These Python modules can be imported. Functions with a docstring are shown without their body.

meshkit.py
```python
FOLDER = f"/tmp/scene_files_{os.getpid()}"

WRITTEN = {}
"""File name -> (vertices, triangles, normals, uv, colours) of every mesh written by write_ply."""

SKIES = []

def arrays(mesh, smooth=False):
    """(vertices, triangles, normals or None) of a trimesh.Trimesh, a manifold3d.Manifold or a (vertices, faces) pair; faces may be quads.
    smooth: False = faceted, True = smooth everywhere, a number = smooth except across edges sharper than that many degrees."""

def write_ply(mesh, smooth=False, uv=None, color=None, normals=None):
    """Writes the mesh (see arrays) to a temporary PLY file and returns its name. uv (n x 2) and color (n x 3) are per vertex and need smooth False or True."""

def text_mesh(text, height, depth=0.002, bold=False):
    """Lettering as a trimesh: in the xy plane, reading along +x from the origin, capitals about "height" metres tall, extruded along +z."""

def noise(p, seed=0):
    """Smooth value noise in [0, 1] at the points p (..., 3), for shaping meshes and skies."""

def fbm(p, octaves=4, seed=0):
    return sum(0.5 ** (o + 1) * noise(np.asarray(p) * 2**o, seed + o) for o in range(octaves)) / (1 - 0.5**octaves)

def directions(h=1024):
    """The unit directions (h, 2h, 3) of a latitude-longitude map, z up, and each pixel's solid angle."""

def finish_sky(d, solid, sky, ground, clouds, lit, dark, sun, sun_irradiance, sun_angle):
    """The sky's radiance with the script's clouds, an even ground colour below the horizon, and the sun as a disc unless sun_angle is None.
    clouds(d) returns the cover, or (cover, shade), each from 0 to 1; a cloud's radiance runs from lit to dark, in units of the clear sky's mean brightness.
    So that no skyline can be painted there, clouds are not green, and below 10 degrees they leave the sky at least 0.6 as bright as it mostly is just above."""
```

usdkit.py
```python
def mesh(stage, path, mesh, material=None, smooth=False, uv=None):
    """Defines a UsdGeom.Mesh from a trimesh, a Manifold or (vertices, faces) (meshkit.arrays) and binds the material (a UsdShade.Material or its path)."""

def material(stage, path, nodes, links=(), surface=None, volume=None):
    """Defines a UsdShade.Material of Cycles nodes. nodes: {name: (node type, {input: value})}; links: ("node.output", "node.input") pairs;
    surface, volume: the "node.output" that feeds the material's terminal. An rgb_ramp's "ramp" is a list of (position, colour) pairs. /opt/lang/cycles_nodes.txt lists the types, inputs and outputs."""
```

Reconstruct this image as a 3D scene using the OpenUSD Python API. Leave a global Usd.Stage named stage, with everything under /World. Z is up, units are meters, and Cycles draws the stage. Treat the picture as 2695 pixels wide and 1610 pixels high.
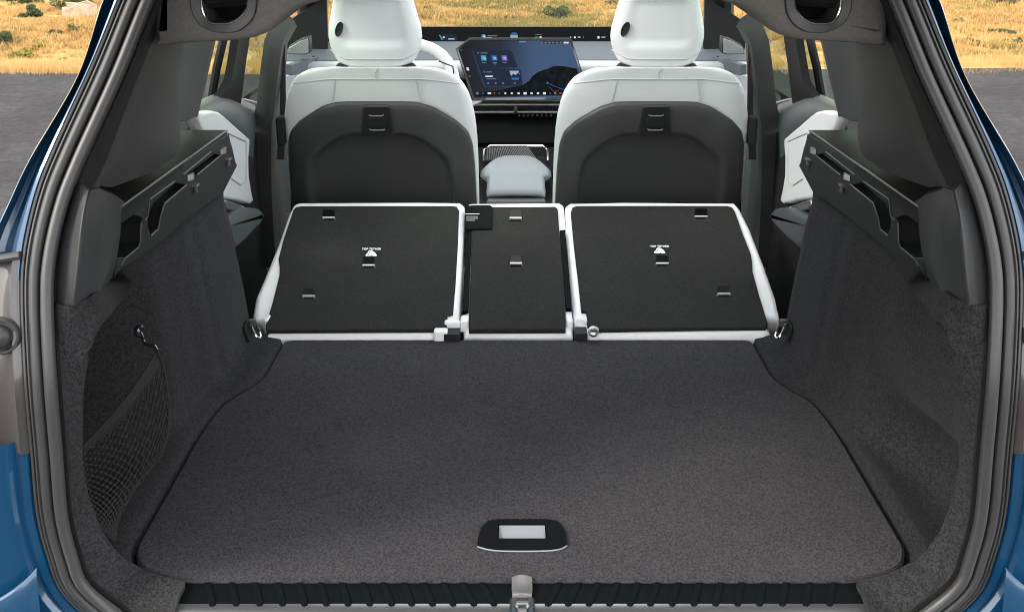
import math, random
import numpy as np, trimesh, usdkit, meshkit
from shapely.geometry import Polygon, Point
from pxr import Usd, UsdGeom, UsdLux, UsdShade, Gf, Sdf, Vt
import manifold3d as m3

random.seed(7); RNG = np.random.default_rng(7)
stage = Usd.Stage.CreateInMemory()
UsdGeom.SetStageUpAxis(stage, UsdGeom.Tokens.z); UsdGeom.SetStageMetersPerUnit(stage, 1.0)
UsdGeom.Xform.Define(stage, '/World'); UsdGeom.Scope.Define(stage, '/World/Looks')

# ------------------------------------------------------------------ camera, light
EXPOSURE = 1.75
PITCH = math.radians(20.0); EYE = np.array([-.013, -1.55, 1.75]); FPX = 3290.0
cam = UsdGeom.Camera.Define(stage, '/World/camera')
cam.CreateHorizontalApertureAttr(36.0); cam.CreateVerticalApertureAttr(36.0 * 611 / 1024)
cam.CreateFocalLengthAttr(36.0 * FPX / 2695); cam.CreateClippingRangeAttr(Gf.Vec2f(.05, 2000)); cam.CreateExposureAttr(EXPOSURE)
xf = UsdGeom.Xformable(cam); xf.AddTranslateOp().Set(Gf.Vec3d(*EYE)); xf.AddRotateXOp().Set(90 - math.degrees(PITCH))

SUN_EL, SUN_AZ = math.radians(36), math.radians(-114)       # azimuth from +y (ahead of the car) towards +x
sdir = np.array([math.sin(SUN_AZ) * math.cos(SUN_EL), math.cos(SUN_AZ) * math.cos(SUN_EL), math.sin(SUN_EL)])
dome = UsdLux.DomeLight.Define(stage, '/World/sky')
CLOUD = 10.
SKYM = usdkit.material(stage, '/World/Looks/sky_light', {
    's': ('sky_texture', {'sky_type': 'single_scattering', 'sun_disc': False, 'sun_elevation': SUN_EL, 'sun_rotation': math.atan2(sdir[0], sdir[1]), 'altitude': 300., 'aerosol_density': 1.5}),
    'tc': ('texture_coordinate', {}), 'mp': ('mapping', {'scale': (1., 1., 2.6)}), 'n': ('noise_texture', {'scale': 2.2, 'detail': 7., 'roughness': .55, 'distortion': .4}),
    'r': ('rgb_ramp', {'ramp': [(.30, (.35, .35, .35)), (.52, (.86, .86, .86)), (.7, (1, 1, 1))]}),
    'mx': ('mix_color', {'b': (CLOUD, CLOUD * .985, CLOUD * .97)}), 'b': ('background_shader', {'strength': .15})},
    [('tc.generated', 'mp.vector'), ('mp.vector', 'n.vector'), ('n.fac', 'r.fac'), ('r.color', 'mx.fac'), ('s.color', 'mx.a'), ('mx.result', 'b.color')], surface='b.background')
UsdShade.MaterialBindingAPI.Apply(dome.GetPrim()).Bind(SKYM)
dome.GetPrim().SetCustomDataByKey('kind', 'structure')
sun = UsdLux.DistantLight.Define(stage, '/World/sun')
sun.CreateIntensityAttr(.34); sun.CreateAngleAttr(16.); sun.CreateColorAttr(Gf.Vec3f(1, .93, .83)); sun.CreateNormalizeAttr(True)
zax = sdir; xax = np.cross([0, 0, 1.], zax); xax /= np.linalg.norm(xax); yax = np.cross(zax, xax)
UsdGeom.Xformable(sun).AddTransformOp().Set(Gf.Matrix4d(*xax, 0, *yax, 0, *zax, 0, 0, 0, 0, 1))

# ------------------------------------------------------------------ helpers
FW = np.array([0, math.cos(PITCH), -math.sin(PITCH)]); UP = np.array([0, math.sin(PITCH), math.cos(PITCH)])
def ray(px, py): return FW + (px - 1347.5) / FPX * np.array([1., 0, 0]) - (py - 805) / FPX * UP
def oy(px, py, Y): d = ray(px, py); return EYE + d * (Y - EYE[1]) / d[1]
def oz(px, py, Z): d = ray(px, py); return EYE + d * (Z - EYE[2]) / d[2]
def ox(px, py, X): d = ray(px, py); return EYE + d * (X - EYE[0]) / d[0]
def op(px, py, p0, n): d = ray(px, py); return EYE + d * ((np.asarray(p0) - EYE) @ n) / (d @ n)
def A(*p): return np.array(p, float)

USED = {}
def path_for(parent, name):
    base = (parent.GetPath().pathString if parent else '/World') + '/'
    k = USED.get(base + name, 0); USED[base + name] = k + 1
    return base + (name if k == 0 else f'{name}_{k:03d}')
def tag(prim, label=None, cat=None, group=None, kind=None):
    for k, v in (('label', label), ('category', cat), ('group', group), ('kind', kind)):
        if v: prim.SetCustomDataByKey(k, v)
    return prim
def xform(name, label=None, cat=None, group=None, parent=None, loc=(0, 0, 0), rz=0.):
    x = UsdGeom.Xform.Define(stage, path_for(parent, name)); x.AddTranslateOp().Set(Gf.Vec3d(*map(float, loc)))
    if rz: x.AddRotateZOp().Set(math.degrees(rz))
    return tag(x.GetPrim(), label, cat, group)
def part(name, mesh, mat, parent=None, label=None, cat=None, group=None, kind=None, smooth=35):
    if isinstance(mesh, list): mesh = cat_(mesh)
    m = usdkit.mesh(stage, path_for(parent, name), mesh, M[mat], smooth)
    return tag(m.GetPrim(), label, cat, group, kind)
def tm(v, f):
    f = np.asarray(f)
    if f.shape[1] == 4: f = np.vstack([f[:, [0, 1, 2]], f[:, [0, 2, 3]]])
    return trimesh.Trimesh(np.asarray(v, float), f, process=False)
def cat_(ms):
    out = []
    for m in ms:
        if hasattr(m, 'to_mesh'):
            q = m.to_mesh(); m = tm(q.vert_properties[:, :3], q.tri_verts)
        out.append(m)
    return trimesh.util.concatenate(out)
def mir(m):
    if isinstance(m, list): m = cat_(m)
    if hasattr(m, 'to_mesh'): m = cat_([m])
    v = np.array(m.vertices); v[:, 0] *= -1
    return tm(v, np.array(m.faces)[:, ::-1])
def both(name, mesh, mat, parent, label=None, **k):
    """a part on the left of the car and its mirror image on the right; parent may be a pair"""
    pl, pr_ = parent if isinstance(parent, tuple) else (parent, parent)
    a = part(name, mesh, mat, pl, label and label.replace('SIDE', 'left'), **k)
    b = part(name, mir(mesh), mat, pr_, label and label.replace('SIDE', 'right'), **k)
    return a, b
def cat_rom(pts, n, closed=False):
    p = np.asarray(pts, float)
    q = np.vstack([p[-1], p, p[:2]]) if closed else np.vstack([2 * p[0] - p[1], p, 2 * p[-1] - p[-2]])
    m = len(p) if closed else len(p) - 1
    L = np.linalg.norm(np.diff(np.vstack([p, p[:1]]) if closed else p, axis=0), axis=1) + 1e-9
    cum = np.concatenate([[0], np.cumsum(L)]); out = []
    for s in np.linspace(0, cum[-1], n, endpoint=not closed):
        i = min(int(np.searchsorted(cum, s, 'right')) - 1, m - 1); t = (s - cum[i]) / L[i]
        a, b, c, d = q[i], q[i + 1], q[i + 2], q[i + 3]
        out.append(.5 * (2 * b + (c - a) * t + (2 * a - 5 * b + 4 * c - d) * t * t + (3 * b - a - 3 * c + d) * t ** 3))
    return np.array(out)
def lin(pts, n):
    p = np.asarray(pts, float); L = np.concatenate([[0], np.cumsum(np.linalg.norm(np.diff(p, axis=0), axis=1))])
    return np.stack([np.interp(np.linspace(0, L[-1], n), L, p[:, k]) for k in range(p.shape[1])], 1)
def loft(rows, closed=False):
    r = np.asarray(rows, float); n, m = r.shape[:2]; f = []
    for i in range(n - 1):
        for j in range(m if closed else m - 1):
            k = (j + 1) % m
            f.append((i * m + j, i * m + k, (i + 1) * m + k, (i + 1) * m + j))
    return tm(r.reshape(-1, 3), f)
def solid(rows, t):
    """a sheet through the grid of points, given a thickness t along minus its normals"""
    r = np.asarray(rows, float); n, m = r.shape[:2]
    du = np.gradient(r, axis=0); dv = np.gradient(r, axis=1)
    nn = np.cross(du, dv); nn /= np.linalg.norm(nn, axis=2, keepdims=True) + 1e-12
    b = r - nn * t; F = []
    o = n * m; idx = np.arange(o).reshape(n, m)
    for i in range(n - 1):
        for j in range(m - 1):
            q = (idx[i, j], idx[i, j + 1], idx[i + 1, j + 1], idx[i + 1, j])
            F.append(q); F.append(tuple(o + x for x in q[::-1]))
    rim = list(idx[0, :]) + list(idx[1:, -1]) + list(idx[-1, :-1][::-1]) + list(idx[1:-1, 0][::-1])
    for a_, b_ in zip(rim, rim[1:] + rim[:1]): F.append((b_, a_, a_ + o, b_ + o))
    return tm(np.vstack([r.reshape(-1, 3), b.reshape(-1, 3)]), F)
def frames(p, closed=False):
    p = np.asarray(p, float)
    t = (np.roll(p, -1, 0) - np.roll(p, 1, 0)) if closed else np.gradient(p, axis=0)
    t /= np.linalg.norm(t, axis=1, keepdims=True) + 1e-12
    a = A(0, 0, 1) if abs(t[0][2]) < .9 else A(1, 0, 0)
    u = np.cross(t[0], a); u /= np.linalg.norm(u); U = []
    for k in t:
        u = u - (u @ k) * k; u /= np.linalg.norm(u) + 1e-12; U.append(u)
    U = np.array(U); return t, U, np.cross(t, U)
def tube(p, r, sides=8, closed=False, caps=True):
    p = np.asarray(p, float); t, u, w = frames(p, closed); th = np.linspace(0, 2 * math.pi, sides, endpoint=False)
    r = np.broadcast_to(r, (len(p),))
    rows = np.array([p[i] + r[i] * (np.cos(th)[:, None] * u[i] + np.sin(th)[:, None] * w[i]) for i in range(len(p))])
    if closed: return loft(np.concatenate([rows, rows[:1]]), True)
    m = loft(rows, True)
    if caps:
        v = np.vstack([m.vertices, p[:1], p[-1:]]); o = len(m.vertices); f = [tuple(x) for x in m.faces]
        for j in range(sides):
            k = (j + 1) % sides; f.append((o, k, j)); f.append((o + 1, o - sides + j, o - sides + k))
        m = tm(v, f)
    return m
def sweep(p, prof, out, back, closed=False):
    """profile (a, b) carried along the path p; out and back are the directions of a and b at each point"""
    return loft([p[i] + np.outer(prof[:, 0], out[i]) + np.outer(prof[:, 1], back[i]) for i in range(len(p))], closed)
def rpoly(pts, r, k=4):
    """2D polygon with rounded corners; r one number or one per corner"""
    p = np.asarray(pts, float); n = len(p); r = np.broadcast_to(r, (n,)); out = []
    for i in range(n):
        a, b, c = p[i - 1], p[i], p[(i + 1) % n]; u, v = a - b, c - b; lu, lv = np.linalg.norm(u), np.linalg.norm(v)
        rr = min(r[i], .45 * lu, .45 * lv)
        if rr <= 1e-6: out.append(b); continue
        s, e = b + u / lu * rr, b + v / lv * rr
        for t in np.linspace(0, 1, k + 1): out.append((1 - t) ** 2 * s + 2 * t * (1 - t) * b + t * t * e)
    return np.array(out)
def basis(n, up=(0, 0, 1)):
    n = np.asarray(n, float) / np.linalg.norm(n); up = np.asarray(up, float)
    if abs(n @ up) > .95: up = A(0, 1, 0)
    u = np.cross(up, n); u /= np.linalg.norm(u); return u, np.cross(n, u), n
def ear(p):
    v, f = trimesh.creation.triangulate_polygon(Polygon(p), engine='earcut'); return v, f
def inset(p, b):
    a = np.roll(p, 1, 0); c = np.roll(p, -1, 0)
    e1 = p - a; e2 = c - p; e1 /= np.linalg.norm(e1, axis=1, keepdims=True) + 1e-12; e2 /= np.linalg.norm(e2, axis=1, keepdims=True) + 1e-12
    n1 = np.stack([-e1[:, 1], e1[:, 0]], 1); n2 = np.stack([-e2[:, 1], e2[:, 0]], 1)
    s = n1 + n2; k = (1 + (n1 * n2).sum(1)).clip(.35); return p + b * s / k[:, None]
def slab(P3, n, t, bevel=0.0, r=0.0, steps=3):
    """the planar outline P3 as a solid: front face through the points, facing n, t thick behind it; rounded front edge"""
    P3 = np.asarray(P3, float); u, v, n = basis(n); o = P3.mean(0)
    p = np.stack([(P3 - o) @ u, (P3 - o) @ v], 1)
    if r: p = rpoly(p, r)
    if Polygon(p).exterior.is_ccw is False: p = p[::-1]
    keep = np.linalg.norm(p - np.roll(p, 1, 0), axis=1) > 1e-5; p = p[keep]
    rings = [(p, -t), (p, -bevel)]
    if bevel:
        for k in range(1, steps + 1):
            a = k / steps * math.pi / 2; rings.append((inset(p, bevel * (1 - math.cos(a))), -bevel * (1 - math.sin(a))))
    R = [o + q[:, :1] * u + q[:, 1:] * v + h * n for q, h in rings]
    m = loft(R, True); vs = [m.vertices]; fs = [m.faces]; k = len(m.vertices); N = len(p)
    tri = np.asarray(trimesh.creation.triangulate_polygon(Polygon(p), engine='earcut')[1]) % N
    fs.append(tri[:, ::-1]); fs.append(tri + (len(R) - 1) * N)
    return tm(np.vstack(vs), np.vstack(fs))
def box(lo, hi, b=0.0):
    lo, hi = np.asarray(lo, float), np.asarray(hi, float)
    if b <= 0: return trimesh.creation.box(bounds=[lo, hi])
    s = m3.Manifold.sphere(b, 12); c = []
    for x in (lo[0] + b, hi[0] - b):
        for y in (lo[1] + b, hi[1] - b):
            for z in (lo[2] + b, hi[2] - b): c.append(s.translate((x, y, z)))
    return cat_([m3.Manifold.batch_hull(c)])
def prism(P3, n, d0, d1):
    """manifold solid of a planar outline between the heights d0 and d1 along n"""
    P3 = np.asarray(P3, float); u, v, n = basis(n); o = P3.mean(0)
    p = np.stack([(P3 - o) @ u, (P3 - o) @ v], 1)
    if not Polygon(p).exterior.is_ccw: p = p[::-1]
    g = m3.CrossSection([p]).extrude(d1 - d0)
    w = o + n * d0
    return g.transform(np.column_stack([u, v, n, w]))
def torus(c, n, R, r, a0=0, a1=2 * math.pi, k=28, s=8):
    u, v, n = basis(n); full = abs(a1 - a0 - 2 * math.pi) < 1e-6
    th = np.linspace(a0, a1, k, endpoint=not full)
    return tube([c + R * (math.cos(a) * u + math.sin(a) * v) for a in th], r, s, closed=full)
def disc(c, n, prof, k=28):
    """lathe of (radius, height) about the axis n"""
    u, v, n = basis(n); th = np.linspace(0, 2 * math.pi, k, endpoint=False)
    return loft([[c + h * n + r * (math.cos(a) * u + math.sin(a) * v) for a in th] for r, h in prof], True)

# ------------------------------------------------------------------ materials
M = {}
def mat(name, nodes, links, surface='p.BSDF'): M[name] = usdkit.material(stage, '/World/Looks/' + name, nodes, links, surface)
def plain(name, col, rough=.5, metal=0., coat=0., grain=0., gscale=900., var=0., vscale=6., spec=.5, sheen=0.):
    p = {'base_color': col, 'roughness': rough, 'metallic': metal, 'specular_ior_level': spec}
    if coat: p.update(coat_weight=coat, coat_roughness=.03)
    if sheen: p.update(sheen_weight=sheen, sheen_roughness=.6)
    nodes, links = {'p': ('principled_bsdf', p)}, []
    nodes['tc'] = ('texture_coordinate', {})
    if grain:
        nodes['n'] = ('noise_texture', {'scale': gscale, 'detail': 2.}); nodes['b'] = ('bump', {'strength': grain, 'distance': .001})
        links += [('tc.object', 'n.vector'), ('n.fac', 'b.height'), ('b.normal', 'p.normal')]
    if var:
        nodes['v'] = ('noise_texture', {'scale': vscale, 'detail': 4.})
        nodes['r'] = ('rgb_ramp', {'ramp': [(.3, tuple(c * (1 - var) for c in col)), (.7, tuple(min(1, c * (1 + var)) for c in col))]})
        links += [('tc.object', 'v.vector'), ('v.fac', 'r.fac'), ('r.color', 'p.base_color')]
    mat(name, nodes, links)
def moulded(name, col, rough, spec, rad):
    mat(name, {'tc': ('texture_coordinate', {}), 'n': ('noise_texture', {'scale': 1400., 'detail': 2.}), 'bv': ('bevel', {'radius': rad, 'samples': 6}), 'b': ('bump', {'strength': .35, 'distance': .001}),
               'p': ('principled_bsdf', {'base_color': col, 'roughness': rough, 'specular_ior_level': spec})},
        [('tc.object', 'n.vector'), ('bv.bevel', 'b.normal'), ('n.fac', 'b.height'), ('b.normal', 'p.normal')])
def carpet(name, dark, light, scale, bump=.5):
    mat(name, {'tc': ('texture_coordinate', {}), 'v': ('voronoi_texture', {'scale': scale, 'randomness': 1.}), 'n': ('rgb_to_bw', {}), 'n1': ('noise_texture', {'scale': scale * .25, 'detail': 2.}),
               'n2': ('noise_texture', {'scale': 9., 'detail': 4., 'roughness': .6}), 'ad': ('math', {'math_type': 'multiply_add', 'value2': .2}),
               'r': ('rgb_ramp', {'ramp': [(.25, dark), (.95, light)]}),
               'r2': ('rgb_ramp', {'ramp': [(.3, (.93, .93, .93)), (.7, (1.06, 1.06, 1.06))]}), 'm': ('vector_math', {'math_type': 'multiply'}),
               'b': ('bump', {'strength': bump, 'distance': .0015}), 'p': ('principled_bsdf', {'roughness': .95, 'specular_ior_level': .06, 'sheen_weight': .05, 'sheen_roughness': .5, 'sheen_tint': (.5, .5, .53)})},
        [('tc.object', 'v.vector'), ('tc.object', 'n1.vector'), ('tc.object', 'n2.vector'), ('v.color', 'n.color'), ('n1.fac', 'ad.value1'), ('n.val', 'ad.value3'), ('ad.value', 'r.fac'), ('n2.fac', 'r2.fac'), ('r.color', 'm.vector1'), ('r2.color', 'm.vector2'),
         ('m.vector', 'p.base_color'), ('n.val', 'b.height'), ('b.normal', 'p.normal')])
carpet('carpet', (0.0191, 0.0184, 0.0201), (0.0476, 0.0457, 0.0497), 420., .08)
carpet('lining', (0.0116, 0.0114, 0.0120), (0.0301, 0.0297, 0.0311), 430., .08)
carpet('seat_carpet', (.0130, .0128, .0122), (.0260, .0255, .0245), 440., .08)
carpet('roof_cloth', (.100, .0945, .090), (.128, .121, .1155), 600., .1)
moulded('plastic', (.009, .0094, .0098), .5, .22, .004)
plain('plastic_grey', (.030, .031, .0325), .42, grain=.3, gscale=1300)
plain('pillar_cloth', (.022, .0224, .022), .6, grain=.2, gscale=1500)
plain('soft_black', (.009, .009, .0095), .65, spec=.2)
plain('gloss_black', (.006, .006, .007), .08, coat=.6)
plain('rubber', (.016, .016, .0163), .45, grain=.3, gscale=1500)
plain('rubber_grey', (.021, .0205, .0203), .42, grain=.15, gscale=1200)
plain('paint', (.002, .030, .072), .28, metal=.35, coat=1., grain=0)
plain('lamp_black', (.022, .020, .019), .3, coat=.45)
plain('leather_lit', (.74, .735, .745), .45, grain=.1, gscale=700)  # same leather as the seats, light on the folded borders put into the colour
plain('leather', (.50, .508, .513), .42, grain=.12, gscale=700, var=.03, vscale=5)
plain('leather_band', (.6, .615, .615), .45, grain=.12, gscale=700)
plain('seam', (.36, .37, .37), .7)
plain('seat_shell', (.0235, .0238, .0234), .5, grain=.3, gscale=1100)
plain('dash_cloth', (.046, .054, .068), .75, grain=.3, gscale=900)
plain('dash_white', (.27, .279, .30), .4, grain=.1, gscale=800)
plain('door_grey', (.029, .035, .038), .5, grain=.25, gscale=1000)
plain('trim_satin', (.018, .0187, .0195), .45, grain=.3, gscale=900, spec=.35)
plain('chrome', (.78, .77, .74), .12, metal=1.)
plain('steel', (.36, .357, .362), .34, metal=1., grain=.1, gscale=300)
plain('dull_steel', (.16, .155, .15), .35, metal=.7, grain=.2, gscale=500)
plain('sill_plastic', (.0035, .005, .0055), .7, grain=.3, gscale=1400, spec=.03)
plain('display_black', (.0025, .0025, .003), .4, spec=.05)
plain('latch_black', (.008, .012, .015), .3, spec=.2)
plain('hook_black', (.008, .008, .009), .28)
plain('bar_steel', (.6, .59, .57), .38, metal=.9)
plain('armrest_skin', (.165, .178, .197), .45, grain=.15, gscale=700)
plain('handle_plate', (.20, .209, .232), .55, grain=.2, gscale=600)
plain('cord', (.0085, .0084, .0082), .7, spec=.3)
plain('band', (.006, .0059, .0058), .75, spec=.2)
plain('white_print', (.85, .86, .88), .6)
plain('belt', (.011, .011, .012), .7, grain=.3, gscale=600)
plain('cabin_floor', (.012, .012, .012), .9)
plain('fabric_patch', (.013, .0155, .0175), .8, spec=.1)
def glow(name, col, s): mat(name, {'e': ('emission', {'color': col, 'strength': s})}, [], 'e.emission')
S = .17
glow('lit_white', (.85, .9, 1.), S * 1.5); glow('lit_cyan', (.08, .55, .9), S); glow('lit_blue', (.06, .25, .75), S)
glow('lit_violet', (.35, .22, .85), S); glow('lit_green', (.15, .55, .2), S * .6); glow('lit_red', (.75, .12, .06), S * .8)
glow('lit_card', (.035, .055, .10), S * .9); glow('lit_card_edge', (.06, .1, .22), S); glow('lit_pale', (.55, .68, .9), S * 1.1)
glow('lit_sand', (.75, .65, .45), S); glow('lit_dim', (.3, .33, .4), S)
mat('wallpaper', {'tc': ('texture_coordinate', {}), 'x': ('separate_xyz', {}), 'mr': ('map_range', {'from_min': -.17, 'from_max': .12}),
    'r': ('rgb_ramp', {'ramp': [(0, (.024, .026, .032)), (.42, (.034, .043, .064)), (.8, (.075, .125, .24)), (1, (.075, .13, .25))]}), 'e': ('emission', {'strength': S * 1.4})},
    [('tc.object', 'x.vector'), ('x.x', 'mr.value'), ('mr.result', 'r.fac'), ('r.color', 'e.color')], 'e.emission')
mat('mountain', {'tc': ('texture_coordinate', {}), 'n': ('noise_texture', {'scale': 60., 'detail': 5.}), 'r': ('rgb_ramp', {'ramp': [(.3, (.008, .01, .014)), (.7, (.025, .03, .034))]}),
    'e': ('emission', {'strength': S * 1.1})}, [('tc.object', 'n.vector'), ('n.fac', 'r.fac'), ('r.color', 'e.color')], 'e.emission')
def pane(name, tint):
    mat(name, {'lw': ('layer_weight', {}), 'pw': ('math', {'math_type': 'power', 'value2': 5.}), 'f': ('math', {'math_type': 'multiply_add', 'value2': .35, 'value3': .03}), 't': ('transparent_bsdf', {'color': tint}), 'g': ('glossy_bsdf', {'color': (1, 1, 1), 'roughness': .01}), 'm': ('mix_closure', {})},
        [('lw.facing', 'pw.value1'), ('pw.value', 'f.value1'), ('f.value', 'm.fac'), ('t.BSDF', 'm.closure1'), ('g.BSDF', 'm.closure2')], 'm.closure')
pane('glass_clear', (.95, .97, .95)); pane('glass_tint', (.52, .63, .55)); pane('glass_roof', (.82, .84, .85))
def ground(name, stops, s1, s2, s3, rough=.95, bump=.3):
    mat(name, {'g': ('geometry', {}), 'a': ('noise_texture', {'scale': s1, 'detail': 6., 'roughness': .65}), 'b': ('noise_texture', {'scale': s2, 'detail': 5., 'roughness': .7}),
               'c': ('noise_texture', {'scale': s3, 'detail': 4.}), 'add': ('math', {'math_type': 'multiply_add', 'value2': .45}), 'add2': ('math', {'math_type': 'multiply_add', 'value2': .3}),
               'k': ('math', {'math_type': 'multiply', 'value2': .25}), 'r': ('rgb_ramp', {'ramp': stops}), 'bm': ('bump', {'strength': bump, 'distance': .05}), 'p': ('principled_bsdf', {'roughness': rough, 'specular_ior_level': .1})},
        [('g.position', 'a.vector'), ('g.position', 'b.vector'), ('g.position', 'c.vector'), ('c.fac', 'k.value1'), ('b.fac', 'add2.value1'), ('k.value', 'add2.value3'), ('a.fac', 'add.value1'), ('add2.value', 'add.value3'),
         ('add.value', 'r.fac'), ('r.color', 'p.base_color'), ('b.fac', 'bm.height'), ('bm.normal', 'p.normal')])
ground('dry_grass', [(.36, (0.1056, 0.0789, 0.0252)), (.44, (0.1936, 0.1369, 0.0468)), (.5, (0.2992, 0.1784, 0.0612)), (.56, (0.3520, 0.2200, 0.0828)), (.66, (0.4224, 0.2905, 0.1224))], .16, 1.6, 9.)
ground('asphalt', [(.38, (.008, .0076, .008)), (.5, (.019, .0178, .0185)), (.62, (.044, .041, .042))], .7, 14., 90., .85, .3)
ground('stone', [(.35, (.17, .12, .075)), (.5, (.32, .25, .17)), (.65, (.44, .36, .26))], 2., 6., 20.)
def leafy(name, a, b):
    mat(name, {'o': ('object_info', {}), 'g': ('geometry', {}), 'n': ('noise_texture', {'scale': 1.3, 'detail': 3.}), 'r': ('rgb_ramp', {'ramp': [(.3, a), (.7, b)]}),
               'd': ('principled_bsdf', {'roughness': .8, 'specular_ior_level': .2}), 't': ('translucent_bsdf', {}), 'm': ('mix_closure', {'fac': .3})},
        [('g.position', 'n.vector'), ('n.fac', 'r.fac'), ('r.color', 'd.base_color'), ('r.color', 't.color'), ('d.BSDF', 'm.closure1'), ('t.BSDF', 'm.closure2')], 'm.closure')
leafy('leaf_dark', (.035, .05, .022), (.08, .095, .04)); leafy('leaf_olive', (.06, .065, .025), (.13, .125, .05)); leafy('leaf_yellow', (.15, .14, .03), (.26, .22, .06))
leafy('straw', (0.2992, 0.1826, 0.0612), (0.4312, 0.2863, 0.1152)); leafy('straw_brown', (0.2640, 0.1535, 0.0540), (0.3696, 0.2324, 0.0900)); leafy('straw_green', (0.1408, 0.1203, 0.0360), (0.2464, 0.1867, 0.0648))
plain('bark', (.06, .05, .035), .9)

# ------------------------------------------------------------------ the place outside
def fb(x, y, s, seed, o=4): return meshkit.fbm(np.stack([x * s, y * s, np.zeros_like(x)], -1), o, seed) - .5
def ss(t): t = np.clip(t, 0, 1); return t * t * (3 - 2 * t)
ROAD_Y = 9.05
def height(x, y):
    x, y = np.asarray(x, float), np.asarray(y, float)
    e = ROAD_Y + .25 * np.sin(x * .5) + .5 * fb(x, y * 0, .35, 3) + .004 * x
    z = -11 * ss((y - e) / 24) - .03
    far = np.clip(y - 58, 0, None)
    z = z + .036 * far + .0016 * np.clip(far - 42, 0, None) ** 2
    left = ss((-14 - x) / 12)
    z = z + left * (1.0 * np.exp(-((y - 86 - .25 * (x + 30)) / 7.5) ** 2) - .02 * np.clip(y - 94, 0, 45) - .5 * ss((y - 92) / 6))
    w = ss((y - e - 2) / 14)
    return z + w * (2.2 * fb(x, y, .045, 11) + .9 * fb(x, y, .17, 12)) + w * left * .8 * fb(x, y, .1, 15)
def sheet(xs, ys, fn):
    X, Y = np.meshgrid(xs, ys, indexing='ij'); return loft(np.stack([X, Y, fn(X, Y)], -1))
RE = lambda x: ROAD_Y + .25 * np.sin(x * .5) + .5 * fb(x, x * 0, .35, 3) + .004 * x
RX = np.linspace(-60, 60, 400)
road = part('road', loft([np.column_stack([RX, -40 + (RE(RX) + .12 + 40) * t, np.full(400, -.012 if t == 1 else 0.)]) for t in (0, .4, .7, .85, .93, .97, .995, 1.)]), 'asphalt', kind='structure')
xs = np.linspace(-75, 75, 300); ys = np.concatenate([np.linspace(8.6, 62, 70), np.linspace(62.5, 125, 190), np.linspace(127, 420, 60)])
def gh(x, y):
    z = height(x, y); e = ROAD_Y + .25 * np.sin(x * .5) + .5 * fb(x, y * 0, .35, 3) + .004 * x
    return np.where(y < e, -.03, z + .035 * np.exp(-((y - e - .15) / .2) ** 2))
part('hillside', sheet(xs, ys, gh), 'dry_grass', kind='structure', smooth=True)
part('hillside', sheet(np.linspace(-420, 420, 120), np.linspace(-420, 9, 40), lambda x, y: np.where((np.abs(x) < 59) & (y > -39), -.25, -.3 + 0 * x)), 'dry_grass', kind='structure', smooth=True)

def on_ground(px, py, y0=60.):
    d = ray(px, py); t = np.linspace(y0 - EYE[1], 260, 3000) / d[1]
    p = EYE + t[:, None] * d; h = height(p[:, 0], p[:, 1]); i = int(np.argmax(p[:, 2] < h))
    return A(p[i, 0], p[i, 1], h[i])
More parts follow.
